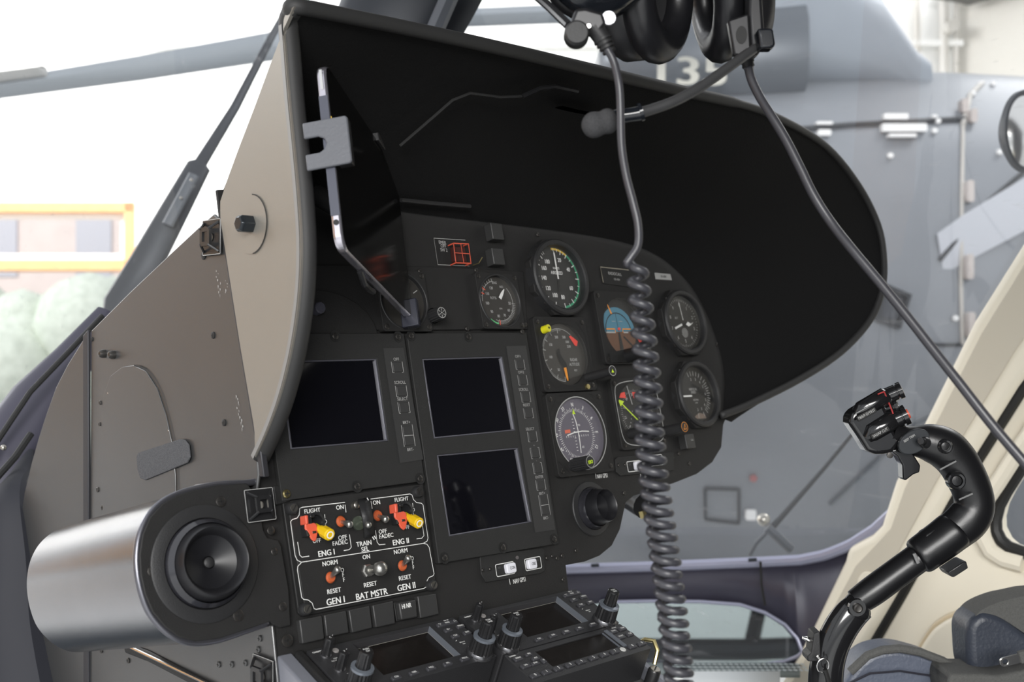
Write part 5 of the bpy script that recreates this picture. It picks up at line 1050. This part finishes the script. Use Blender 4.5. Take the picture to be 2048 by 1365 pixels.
# ================================================================== CABIN SHELL (roof, rear bulkhead, right door)
b = B(wf((.8, -.5, 2.16)))
b.prism([(-1.1, -2.0), (.72, -2.0), (.72, .95), (.3, 1.45), (-.3, 1.45), (-.62, 1.1), (-1.1, .2)], 0, .06); rf = tag(b.done('cabin_roof', mat('headliner_grey', (.09, .09, .095), .8), bevel=.01), 'dark grey cabin ceiling above the cockpit', 'ceiling panel')
b = B(wf((1.53, -.6, 1.4))); b.box((0, -.05, 0), (.05, 1.5, 1.5)); tag(b.done('cabin_side_wall', mat('side_wall_dark', (.035, .036, .045), .7)), 'dark side wall of the rear cabin', 'wall panel')
b = B(wf((.85, -1.35, .6))); b.box((0, 0, .75), (1.4, .06, 1.6)); tag(b.done('rear_bulkhead', mat('bulkhead_grey', (.05, .052, .06), .8)), 'dark rear bulkhead of the cabin', 'bulkhead')
b = B(wf((.85, -.6, .55))); b.prism([(-.35, -.7), (.68, -.7), (.68, 1.35), (-.35, 1.35)], -.05, 0); tag(b.done('cabin_floor', mat('carpet_dark', (.06, .062, .07), .9, bump=.5, bscale=300)), 'dark carpeted cabin floor', 'floor plate')
b = B(wf((.85, -.6, .25))); b.box((0, 0, .0), (1.3, 2.6, .45)); tag(b.done('belly_fairing', FUSD, bevel=.05), 'grey belly of the helicopter under the cabin floor', 'fuselage')

# right door pillar and door, in the plane x = 1.5
DX = 1.50; DFr = Frame((DX, 0, 1.55), (0, -1, 0), (0, 0, 1))    # z towards -x (inboard)
dl = lambda *q: [DFr.loc(x, y) for x, y in q]
def spl(pts, k=4): return [(v.x, v.y) for v in spline([Vector((*p, 0)) for p in pts], k)]
f = DFr.sub(1800, 1000); fl = lambda *q: [f.loc(x, y) for x, y in q]
r = T('windshield_pillar', 'cream plastic pillar slanting between the right windshield and the door', 'pillar', f)
left = fl((2200, 270), (2048, 492), (1952, 645), (1857, 838), (1796, 962), (1768, 1050), (1749, 1069), (1702, 1093), (1695, 1121), (1631, 1254), (1560, 1380), (1500, 1500))
right = fl((1560, 1600), (1700, 1355), (1796, 1192), (1900, 1003), (1944, 928), (2040, 775), (2200, 560))
b = B(f); b.prism(left + right, -.03, .012); b.done('pillar_body', CREAM, r, bevel=.011, segs=4)
b = B(f); P = fl((2200, 330), (2062, 520), (1970, 668), (1878, 850), (1818, 975), (1790, 1055), (1720, 1130), (1650, 1262), (1570, 1400), (1640, 1400), (1745, 1215), (1900, 930), (2040, 700), (2200, 480)); b.prism(P, .010, .014); b.done('pillar_shaded_face', mat('cream_shade', (.60, .55, .45), .5, bump=.1), r, bevel=.004, segs=3)  # darker cream layer paints the shaded face of the pillar
b = B(f); P = spl(fl((1728, 1170), (1726, 1158), (1736, 1143), (1750, 1142), (1758, 1150), (1750, 1168), (1738, 1182))); b.prism(P, .012, .0165); b.done('latch_plate', CREAM, r, bevel=.001); b = B(f); b.lathe([(0, .0165), (.004, .0165), (.0035, .0185), (0, .0185)], (*f.loc(1735, 1165), 0), 14); b.done('screw', STL, r)
b = B(f); P = fl((2200, 560), (2040, 775), (1944, 928), (1900, 1003), (1796, 1192), (1700, 1355), (1640, 1460)); b.line(P, .020, -.004); b.tube([(x, y, -.006) for x, y in P], .0105, 10); b.done('door_seal', SEAL, r)
f = DFr.sub(1950, 1150); fl = lambda *q: [f.loc(x, y) for x, y in q]
r = T('cockpit_door', 'cream cockpit door with rounded window and recessed arm panel', 'door', f)
outer = fl((1705, 1370), (1801, 1200), (1910, 1003), (1952, 930), (2048, 780), (2200, 575), (2900, 575), (2900, 1900), (1500, 1900), (1560, 1620))
wh = fl((2200, 690), (2048, 925), (2010, 985), (1996, 1012), (1989, 1040), (1990, 1062), (2000, 1082), (2016, 1096), (2048, 1108), (2150, 1140), (2700, 1300), (2700, 690))
b = B(f); b.prism(outer, -.045, -.004, holes=[wh]); b.done('door_body', CREAM, r, bevel=.006, segs=3)
b = B(f); b.tube([(x, y, -.002) for x, y in wh + wh[:1]], .009, 10); b.done('window_seal', SEAL, r)
b = B(f); b.flat(wh, -.02); b.done('door_window', TWIN, r)
b = B(f); b.tube([(x, y, 0.002) for x, y in fl((2048, 1128), (2010, 1118), (1985, 1102), (1970, 1075), (1966, 1040), (1972, 1005), (2000, 965), (2048, 890), (2140, 750))], .012, 10); b.done('window_surround', CREAM, r)
P = spl(fl((1830, 1310), (1838, 1290), (1862, 1254), (1880, 1238), (1905, 1225), (1952, 1212), (2009, 1209), (2100, 1215), (2300, 1260), (2300, 1500), (1900, 1600), (1820, 1500))); b = B(f); b.prism(P, -.003, .001); b.done('recess_panel', CRED, r, bevel=.002)
P = spl(fl((1840, 1320), (1846, 1296), (1868, 1262), (1885, 1247), (1908, 1234), (1952, 1222), (2009, 1219), (2100, 1226), (2290, 1280), (2290, 1490), (1905, 1590), (1830, 1490))); b = B(f); b.prism(P, -.0, .012); b.done('recess_cushion', CREAM, r, bevel=.008, segs=4)

# ================================================================== SEAT
def slab(F, px, depth, thick, off=0): return None
def cushion(name, m, root, px, depth, thick, bev, F):
    fr = Frame(at(*px[0], depth), VR, (0, 0, 1)); P = [fr.loc(x, y) for x, y in px]; P = spl(P + [P[0]], 4)[:-1]
    b = B(fr); b.prism(P, -thick, 0); return b.done(name, m, root, bevel=bev, segs=5, smooth=60)
f = wf(at(1900, 1500, 1.2)); r = T('pilot_seat', 'navy leather pilot seat with grey webbing at the lower right corner', 'seat', f)
cushion('seat_cushion', LEB, r, [(1672, 1400), (1705, 1345), (1735, 1315), (1765, 1303), (1800, 1300), (1840, 1308), (1880, 1322), (1930, 1350), (1990, 1395), (2060, 1500), (1650, 1500)], 1.18, .05, .018, f)
b = B(f); b.tube([at(x, y, 1.176) for x, y in ((1700, 1345), (1735, 1312), (1765, 1301), (1800, 1298), (1840, 1305), (1885, 1322), (1935, 1350), (1990, 1392))], .0045, 10, world=True); b.done('piping', WEB, r)
b = B(f); b.tube([at(x, y, 1.176) for x, y in ((1690, 1372), (1740, 1348), (1800, 1343), (1860, 1352), (1920, 1375))], .0012, 6, world=True); b.done('stitching', mat('stitch_black', (.02, .02, .03), .6), r)
cushion('side_bolster', LEA, r, [(1937, 1300), (1936, 1265), (1943, 1245), (1958, 1232), (1975, 1228), (2010, 1240), (2060, 1275), (2150, 1340), (2150, 1420), (2050, 1400), (1990, 1372), (1950, 1352), (1940, 1335)], 1.16, .05, .016, f)
cushion('fabric_back', WEB, r, [(1948, 1236), (1962, 1222), (1990, 1208), (2030, 1197), (2100, 1192), (2150, 1260), (2150, 1330), (2060, 1275), (2010, 1242), (1980, 1230)], 1.165, .04, .010, f)
cushion('seat_side', WEB, r, [(1900, 1350), (1960, 1350), (2000, 1352), (2050, 1342), (2150, 1325), (2150, 1500), (1960, 1500), (1900, 1400)], 1.13, .06, .012, f)
b = B(f); b.box(tuple(f.M.inverted() @ Vector((1.12, .16, .85))), (.50, .46, .12)); b.box(tuple(f.M.inverted() @ Vector((1.12, .12, .68))), (.3, .36, .28)); b.done('seat_pan', BLKD, r, bevel=.02)
f2 = Frame(at(2020, 1322, 1.10), (VR * .94 + VU * .25), VU); t = T('belt_buckle', 'steel seat belt tongue lying on the navy seat', 'buckle', f2)
k = 1.10 / FPX
b = B(f2); b.prism(rrect(54 * k, 19 * k, 8 * k, (6 * k, 0)), -.001, .001, holes=[circ(6.0 * k, (-10 * k, 0), 16)]); b.done('tongue', CHR, t, bevel=.0004)
b = B(f2); b.box((34 * k, 1 * k, 0), (30 * k, 24 * k, .006)); b.done('belt_end', WEB, t, bevel=.001)

# ================================================================== HEADSETS AND CORDS
def ear(root, F0, c, axis, R, th_, shell_m, up=None):
    """ear cup: padded ring + shell, axis points from cushion outwards"""
    ax = Vector(axis).normalized(); ay = Vector((0, 0, 1)); ay = (ay - ax * ay.dot(ax)).normalized(); fr = Frame(c, ay.cross(ax), ay)
    A = 1.22
    def ell(r0, z_, n=40): return [fr.M @ Vector((r0 * math.cos(2 * PI * i / n), r0 * A * math.sin(2 * PI * i / n), z_)) for i in range(n)]
    b = B(F0); rows = []
    for j in range(14):
        a = 2 * PI * j / 14; rows.append(ell(R * .74 + R * .27 * math.cos(a), th_ * .55 * math.sin(a) * 1.0))
    rows.append(rows[0]); b.grid(rows, close=True); b.done('ear_cushion', CUSH, root, smooth=180)
    b = B(F0); b.grid([ell(R * .62, th_ * .1), ell(R * .01, th_ * .3)], close=True); b.done('ear_lining', mat('ear_felt', (.03, .03, .032), .9), root)
    b = B(F0); rows = [ell(R * .80, th_ * .3), ell(R * .93, th_ * .55), ell(R * .93, th_ * 1.15), ell(R * .80, th_ * 1.6), ell(R * .4, th_ * 1.85), ell(R * .01, th_ * 1.9)]; b.grid(rows, close=True); sh = b.done('ear_shell', shell_m, root, smooth=50)
    return fr, sh
GSH = mat('headset_shell_gloss', (.010, .012, .016), .14, 0, coat=.4); MSH = mat('headset_shell', (.022, .022, .024), .35, .2)
hookp = at(1290, -330, .84)
# headset A (left, its coiled cord)
fa = wf(at(1180, -30, .78)); ha = T('headset_with_coiled_cord', 'black headset at the top with the coiled cord hanging from it', 'headset', fa)
frA, shA = ear(ha, fa, at(1195, -122, .80), (-.55, -.75, -.35), .048, .016, GSH)
b = B(fa); b.prism([(0, 0)] * 0 or [fa.loc(0, 0)] * 0 or rrect(.05, .03, .01), 0, .001); b.bm.clear()
bb = Frame(at(1168, 60, .745), VR, (0, 0, 1)); kx = .745 / FPX
P = lambda *q: [bb.loc(x, y) for x, y in q]
b = B(bb); b.prism(P((1150, 22), (1170, 20), (1205, 30), (1212, 52), (1196, 72), (1178, 62), (1172, 84), (1160, 92), (1136, 82), (1133, 68), (1143, 40)), -.012, .006); b.done('pivot_block', MSH, ha, bevel=.0025, segs=3)
b = B(bb); b.lathe([(0, .0), (.0085, .0), (.0085, .010), (.007, .012), (0, .012)], (*bb.loc(1152, 74), 0), 24); b.done('pivot_knob', PLASM, ha)
b = B(bb); b.lathe([(0, .006), (.0016, .006), (.0014, .0074), (0, .0074)], (*bb.loc(1176, 58), 0), 12); b.done('pivot_screw', CHR, ha)
b = B(bb); b.lathe([(0, 0), (.0045, 0), (.0045, .003), (0, .003)], (*bb.loc(1217, 38), 0), 18); b.done('silver_disc', mat('disc_light', (.8, .8, .85), .3, .3), ha)
b = B(bb)
b.tube([(*bb.loc(1188, 55), 0), (*bb.loc(1205, 78), 0), (*bb.loc(1216, 100), 0)], [.0062, .0060, .0036], 14)
for i in range(4): b.tube([(*bb.loc(1205 + i * 4, 78 + i * 7.5), 0), (*bb.loc(1207 + i * 4, 82 + i * 7.5), 0)], .0066 - i * .0006, 14)
b.done('strain_relief', PLASM, ha)
b = B(fa); b.tube([at(1060, -20, .80), at(1100, 15, .785), at(1138, 52, .76)], .0034, 10, world=True); b.done('stirrup_wire', MSH, ha)
b = B(fa); hb_ = [at(x, y, d) for x, y, d in ((1150, -60, .84), (1130, -200, .86), (1170, -310, .86), (1270, -345, .85), (1380, -300, .86), (1440, -180, .90))]; b.tube([tuple(v) for v in spline(hb_, 6)], .007, 10, ell=(Vector((0, 1, 0)), .5), world=True); b.done('headband', PLASM, ha)
frA2, shA2 = ear(ha, fa, at(1300, -190, .94), (.6, .7, -.1), .046, .016, MSH)
# coil cord
def world_path(spec, k=8): return [tuple(at(p.x, p.y, p.z)) for p in spline([Vector(s_) for s_ in spec], k)]
cA = [(1214, 98, .742), (1228, 125, .742), (1238, 170, .74), (1241, 220, .74), (1243, 290, .738), (1252, 350, .735), (1266, 405, .732), (1276, 450, .73), (1276, 490, .728), (1262, 514, .727), (1252, 528, .727)]
c1 = [Vector(p) for p in world_path(cA)]
axis = [Vector((x, y, d)) for x, y, d in ((1274, 530, .73), (1276, 560, .73), (1283, 620, .728), (1290, 700, .725), (1296, 780, .722), (1298, 850, .72), (1303, 920, .717), (1312, 990, .714), (1322, 1060, .71), (1332, 1130, .706), (1342, 1210, .702), (1352, 1290, .698), (1360, 1380, .695), (1368, 1460, .69))]
ax_d = spline(axis, 30); pts = list(c1); phase = -PI * .95; prev = None
cum = 0
for i, p in enumerate(ax_d):
    if i: 
        dy = ax_d[i].y - ax_d[i - 1].y; t = (p.y - 530) / 850; pitch = 35 - 10.5 * min(1, max(0, (p.y - 560) / 500)); phase += -2 * PI * dy / pitch
    n_sub = 1; rad_px = 16 + 8 * min(1, max(0, (p.y - 560) / 330)); rad = rad_px * p.z / FPX
    if p.y < 545: rad *= .6 + .4 * (p.y - 530) / 15
    c = at(p.x, p.y, p.z); pts.append(c + VR * rad * math.cos(phase) - VD * rad * math.sin(phase) * 1.0)
# resample finely: the axis list has ~2.5 px steps
b = B(fa); b.tube([tuple(p) for p in pts], .0027, 10, world=True); cc_ = tag(b.done('coiled_cord', CORD, smooth=180), 'grey coiled headset cord hanging in front of the gauges', 'cord')
# headset B: middle cushion and right cup, boom microphone
fb = wf(at(1460, 20, .86)); hb2 = T('headset_with_microphone', 'black headset with leather ear cushions and a boom microphone at the top', 'headset', fb)
frB, sB = ear(hb2, fb, at(1316, -16, .84), (-VR * .80 + VD * .55 + VU * .05), .044, .024, MSH)
frC, sC = ear(hb2, fb, at(1432, -12, .87), (VR * .99 + VD * .10 + VU * .12), .044, .022, MSH)
bb = Frame(at(1500, 50, .805), VR, (0, 0, 1)); P = lambda *q: [bb.loc(x, y) for x, y in q]
b = B(bb); b.prism(P((1456, 40), (1498, 26), (1503, 108), (1494, 113), (1468, 110)), -.008, .0); b.done('cup_plate', MSH, hb2, bevel=.0015)
b = B(bb); b.prism([(x * .62, y) for x, y in circ(.0065, (bb.loc(1483, 70)[0] / .62, bb.loc(1483, 70)[1]), 20)], -.0005, .0006); b.done('plate_hole', BLKD, hb2)
b = B(bb); b.prism(P((1500, -60), (1524, -60), (1533, 75), (1520, 108), (1504, 110), (1498, 26)), -.018, -.003); b.done('yoke_arm', MSH, hb2, bevel=.003, segs=3)
b = B(bb); b.prism(P((1509, 64), (1536, 63), (1541, 68), (1545, 95), (1541, 103), (1514, 103), (1512, 84)), -.004, .010); b.done('boom_socket', GSH, hb2, bevel=.0018, segs=3)
boom = [(1530, 86, .815), (1510, 97, .81), (1480, 118, .80), (1440, 147, .79), (1395, 178, .78), (1350, 202, .772), (1310, 217, .768), (1280, 226, .765)]
b = B(fb); bp = world_path(boom, 5); b.tube(bp, .0037, 12, world=True); b.done('microphone_boom', mat('boom_grey', (.07, .07, .072), .35, .2), hb2)
b = B(fb); b.tube([at(1536, 80, .812), at(1527, 88, .812)], .0052, 12, world=True); b.done('boom_collar', CHR, hb2)
b = B(fb); b.tube([at(1284, 226, .765), at(1262, 230, .765), at(1238, 233, .765), at(1222, 237, .765)], [.0052, .0048, .0052, .005], 14, world=True); b.tube([at(1284, 224, .765), at(1278, 226, .765)], .0066, 12, world=True); b.done('microphone_body', GSH, hb2)
b = B(fb)
mpath = [at(x, y, .765) for x, y in ((1236, 238), (1226, 240), (1218, 242), (1211, 244), (1204, 246), (1196, 248), (1184, 251), (1174, 253), (1166, 254), (1163, 255)) ]
b.tube(mpath, [.0045, .0082, .0090, .0088, .0078, .0090, .0094, .0080, .0048, .0012], 24, world=True); b.done('foam_muff', FOAM, hb2, smooth=180, sub=1)
b = B(fb); b.tube([at(1492, 108, .835), at(1495, 125, .835), at(1498, 140, .832)], [.0052, .0048, .0034], 12, world=True)
for i in range(3): b.tube([at(1492 + i * 2, 112 + i * 9, .835), at(1493 + i * 2, 116 + i * 9, .835)], .0060 - i * .0006, 12, world=True)
b.done('strain_relief', PLASM, hb2)
b = B(fb); hbp = [at(x, y, d) for x, y, d in ((1262, -40, .86), (1240, -160, .87), (1290, -290, .87), (1390, -320, .87), (1480, -270, .87), (1515, -150, .86), (1514, -50, .845))]; b.tube([tuple(v) for v in spline(hbp, 6)], .007, 10, ell=(Vector((0, 1, 0)), .5), world=True); b.done('headband', PLASM, hb2)
cB = [(1497, 136, .832), (1503, 160, .83), (1520, 195, .826), (1545, 235, .82), (1572, 280, .815), (1600, 335, .81), (1628, 392, .805), (1662, 445, .80), (1705, 500, .79), (1760, 566, .78), (1815, 634, .77), (1868, 702, .76), (1920, 768, .75), (1980, 845, .74), (2048, 925, .73), (2140, 1030, .72), (2220, 1130, .71), (2300, 1300, .70), (2340, 1600, .70), (2350, 2000, .70)]
b = B(fb); b.tube(world_path(cB, 6), .0034, 12, world=True); tag(b.done('straight_cord', CORD, smooth=180), 'smooth grey headset cord running down to the right edge', 'cord')
# hook holding both headbands under the roof
b = B(wf(hookp)); b.tube([tuple(Vector(hookp) + Vector(v)) for v in ((.0, 0, .30), (0, 0, .06), (-.02, -.01, .0), (0, 0, -.03), (.02, .01, 0))], .004, 8, world=True); tag(b.done('roof_hook', STL), 'metal hook under the cabin ceiling carrying the headsets', 'hook')

# ================================================================== CYCLIC STICK
CD = 1.0; fc = wf(at(1650, 1400, CD)); st_ = T('cyclic_stick', 'black curved cyclic control stick with switch-covered grip', 'control stick', fc)
STK = mat('stick_black', (.009, .009, .010), .32, bump=.06, bscale=700); STG = mat('stick_gloss', (.012, .012, .013), .14, coat=.4)
def px_tube(name, spec, m, k=6, ell=.85, seg=20, dep=CD):
    S = spline([Vector((x, y, r_)) for x, y, r_ in spec], k); b = B(fc); b.tube([at(p.x, p.y, dep) for p in S], [p.z * dep / FPX for p in S], seg, ell=(VD, ell), world=True); return b.done(name, m, st_, smooth=60)
px_tube('lower_arm', [(1655, 1500, 36), (1652, 1420, 36), (1652, 1350, 35), (1662, 1300, 34), (1680, 1260, 34), (1700, 1232, 33), (1722, 1212, 30)], STG, ell=.7)
px_tube('clevis_head', [(1690, 1235, 20), (1706, 1222, 28), (1718, 1214, 31), (1728, 1208, 24), (1733, 1205, 8)], STG, ell=.9)
fq = Frame(at(1714, 1216, CD - .017), VR, VU); b = B(fq); b.lathe([(0, -.002), (.0080, -.002), (.0075, .0015), (0, .0015)], seg=24); b.done('bolt_washer', STG, st_); b = B(fq); b.lathe([(0, .0015), (.0042, .0015), (.0040, .0042), (.0028, .005), (0, .0044)], seg=16); b.done('clevis_bolt', DSC, st_)
px_tube('upper_tube', [(1712, 1206, 26), (1745, 1183, 29), (1790, 1150, 29), (1830, 1121, 29), (1860, 1099, 29)], STK, ell=1)
px_tube('sleeve', [(1832, 1118, 26), (1838, 1114, 36), (1860, 1098, 38), (1885, 1080, 39), (1908, 1062, 39), (1914, 1057, 33)], STK, ell=1)
grip = px_tube('grip', [(1886, 1080, 38), (1910, 1062, 40), (1935, 1040, 42), (1948, 1015, 40), (1945, 985, 39), (1930, 950, 40), (1912, 920, 41), (1888, 897, 42), (1858, 886, 38), (1828, 882, 30), (1800, 876, 26), (1780, 868, 30)], STK, ell=.82, seg=28)
# finger swells are part of the grip outline: thumb rest plate, buttons
def fcam(x, y, dz=0, tilt=0): return Frame(at(x, y, CD - dz), (VR * math.cos(tilt) + VU * math.sin(tilt)), (VU * math.cos(tilt) - VR * math.sin(tilt)))
k = CD / FPX
hfr = fcam(1765, 830, .004); HP = [hfr.loc(1660 + x / 6.827, 740 + y / 6.827) for x, y in ((235, 725), (238, 650), (262, 600), (310, 548), (420, 480), (620, 370), (680, 372), (735, 520), (790, 640), (830, 780), (880, 880), (965, 950), (880, 1060), (820, 1130), (700, 1150), (600, 1150), (520, 1125), (470, 1095), (350, 900), (260, 770))]
b = B(hfr); b.prism(HP, -.017, .0065); b.done('switch_head', STG, st_, bevel=.008, segs=4, smooth=50)
def plate(x, y, w_, h_, st, rot=.50):
    F = fcam(x, y, .0172, rot); b = B(F); b.prism(rrect(w_ * k, h_ * k, 2.5 * k), -.002, .0006); p = b.done('label_plate', BLKD, st_, bevel=.0004); b = B(F); b.text(st, 0, 0, .0008, 5.6 * k, sx=.78); b.done('label_lettering', WHTD, p)
b = B(hfr); b.tube([at(1712, 828, CD - .0085), at(1722, 820, CD - .0085), at(1770, 793, CD - .0085), at(1774, 790, CD - .0085)], [11 * k, 17 * k, 18 * k, 15 * k], 20, world=True); b.tube([at(1732, 878, CD - .0085), at(1742, 866, CD - .0085), at(1782, 842, CD - .0085), at(1787, 839, CD - .0085)], [11 * k, 19 * k, 20 * k, 17 * k], 20, world=True); b.done('switch_barrels', STG, st_)
plate(1733, 829, 42, 11, 'P&R/P-D/YRST'); plate(1760, 866, 40, 11, 'SAS/AP CUT')
F = fcam(1727, 819, .0170, .50); b = B(F); b.seg((-18 * k, 0), (20 * k, 0), .0008, .0004); b.done('head_ridge', mat('ridge_grey', (.25, .25, .25), .4), st_)
def stub(name, x0, y0, x1, y1, r0, m=STG, cap=None, dz=.0):
    A = at(x0, y0, CD - dz); C_ = at(x1, y1, CD - dz - .004); d_ = (C_ - A); L_ = d_.length; fr = wf(A); b = B(fr); b.lathe([(0, 0), (r0 * k, 0), (r0 * k, L_ * .68), (r0 * .86 * k, L_ * .70), (r0 * .86 * k, L_ * .76), (r0 * 1.08 * k, L_ * .78), (r0 * 1.08 * k, L_), (r0 * .78 * k, L_ * 1.02), (r0 * .74 * k, L_ * .96), (0, L_ * .96)], seg=24, axis=d_); o = b.done(name, m, st_)
    if cap:
        b = B(fr); b.lathe([(0, L_ * .96), (r0 * .55 * k, L_ * .96), (r0 * .5 * k, L_ * 1.10), (0, L_ * 1.12)], seg=16, axis=d_); b.done('button_cap', cap, o)
stub('hat_switch', 1768, 795, 1804, 780, 16); stub('trim_switch', 1772, 818, 1796, 811, 11); stub('cutout_button', 1775, 846, 1814, 829, 19, cap=RED)
b = B(fcam(1765, 795)); b.tube([at(1756, 789, CD - .02), at(1768, 784, CD - .018), at(1774, 797, CD - .015), at(1784, 822, CD - .012), at(1786, 828, CD - .012)], .0007, 8, world=True); b.done('red_seal', mat('seal_red', (.45, .05, .05), .4), st_)
F = fcam(1828, 884, .0155, .55); b = B(F); b.prism([(x * 1.5, y) for x, y in circ(22 * k, n=28)], -.004, .001); b.done('thumb_plate', mat('thumb_plate_grey', (.035, .038, .042), .25), st_, bevel=.0008)
b = B(F); b.text('BEEP TRIM', -5 * k, 11 * k, .0013, 5 * k, sx=.8); b.done('label_lettering', WHTD, st_)
F = fcam(1850, 886, .0170, .6); b = B(F); b.lathe([(0, 0), (12 * k, 0), (11 * k, .003), (7 * k, .005), (7.5 * k, .011), (6 * k, .012), (0, .0122)], seg=20, axis=(-.4, .5, .8)); b.done('beep_trim_switch', PLAS, st_)
for x, y, R_, nm_ in ((1889, 893, 13, 'small_button'), (1912, 962, 16, 'thumb_button')):
    F = fcam(x, y, .0138 if x < 1900 else .0148); b = B(F); b.lathe([(R_ * .62 * k, -.004), (R_ * 1.15 * k, -.004), (R_ * 1.12 * k, .0022), (R_ * .95 * k, .0032), (R_ * .70 * k, .0030), (R_ * .66 * k, .0005)], seg=28); o = b.done(nm_, STG, st_); b = B(F); b.lathe([(0, -.003), (R_ * .62 * k, -.003), (R_ * .60 * k, .002), (0, .0028)], seg=22); b.done('button_cap', PLAS, o)
b = B(fcam(1890, 930)); b.tube([at(1880, 940, CD - .0165), at(1912, 923, CD - .0165)], .0008, 6, world=True); b.tube([at(1918, 1000, CD - .0165), at(1945, 988, CD - .0165)], .0008, 6, world=True); b.done('grip_groove', mat('ridge_grey', (.25, .25, .25)), st_)
F = fcam(1805, 930, -.0); P = [F.loc(x, y) for x, y in ((1775, 900), (1790, 912), (1800, 930), (1801, 958), (1807, 960), (1822, 948), (1834, 944), (1836, 930), (1820, 905), (1800, 893))]; b = B(F); b.prism(P, -.007, .007); b.done('trigger', STG, st_, bevel=.002)
b = B(fcam(1778, 910)); b.lathe([(0, 0), (6 * k, 0), (6 * k, .002), (0, .0024)], tuple((fcam(1778, 910).M.inverted() @ at(1779, 911, CD - .0175))), 14, axis=(0, 0, 1)); b.done('head_screw', DSC, st_)
F = fcam(1850, 1070, .0); P = [F.loc(x, y) for x, y in ((1842, 1075), (1845, 1066), (1862, 1056), (1868, 1058), (1880, 1050), (1884, 1058), (1850, 1082))]; b = B(F); b.prism(P, -.010, .010); b.done('sleeve_lug', PLAS, st_, bevel=.001)
P = [F.loc(x, y) for x, y in ((1885, 1140), (1915, 1120), (1922, 1118), (1926, 1132), (1898, 1150), (1892, 1149))]; b = B(F); b.prism(P, -.010, .012); b.done('sleeve_clamp', PLAS, st_, bevel=.001)
b = B(F); b.tube([at(1828, 1108, CD - .0185), at(1836, 1127, CD - .0185)], .0016, 6, world=True); b.done('sleeve_band', mat('ridge_grey', (.25, .25, .25)), st_)
# bracket, pin and ring on the lower arm
F = fcam(1615, 1275, .0); P = [F.loc(x, y) for x, y in ((1622, 1262), (1634, 1258), (1636, 1318), (1610, 1318), (1609, 1308), (1617, 1300))]; b = B(F); b.prism(P, -.010, .010); b.done('arm_bracket', PLASM, st_, bevel=.001)
b = B(F); b.tube([at(1622, 1282, CD), at(1612, 1278, CD), at(1605, 1276, CD)], [.0022, .0022, .0012], 10, world=True); b.done('lock_pin', CHR, st_)
F = fcam(1646, 1332, .020, -.3); b = B(F); ring = [(.0052 * math.cos(2 * PI * i / 24), .0062 * math.sin(2 * PI * i / 24), 0) for i in range(25)]; b.tube(ring, .0007, 8); b.done('key_ring', CHR, st_)
b = B(F); b.tube([at(1636, 1312, CD - .020), at(1641, 1318, CD - .020)], .0017, 8, world=True); b.done('ring_eyelet', CHR, st_)
b = B(F); b.tube([at(1650, 1340, CD - .022), at(1656, 1360, CD - .022), at(1668, 1390, CD - .02)], .0022, 8, world=True); b.done('lanyard', BLKD, st_)

# ================================================================== ROUND MIRROR outside
F = Frame(at(2052, 262, 1.95), (VR * .95 + VD * .3), VU); r = T('round_mirror', 'round black-rimmed mirror cut by the right edge of the picture', 'mirror', F); R_ = 66 * 1.95 / FPX
b = B(F); b.lathe([(0, -.03), (R_ * .7, -.03), (R_ * 1.02, -.008), (R_ * 1.02, .004), (R_ * .94, .006), (R_ * .93, 0)], seg=48); bmesh.ops.transform(b.bm, matrix=F.M @ Matrix.Diagonal((.82, 1.22, 1, 1)) @ F.M.inverted(), verts=b.bm.verts); b.done('mirror_rim', DRK, r)
b = B(F); b.lathe([(R_ * .93, .001), (R_ * .8, .006), (R_ * .5, .012), (0, .016)], seg=48); bmesh.ops.transform(b.bm, matrix=F.M @ Matrix.Diagonal((.82, 1.22, 1, 1)) @ F.M.inverted(), verts=b.bm.verts); b.done('mirror_face', CHR, r, smooth=180)
b = B(F); b.tube([(0, 0, -.02), (.1, -.05, -.05), (.2, -.3, -.1)], .008, 8); b.done('mirror_arm', DRK, r)
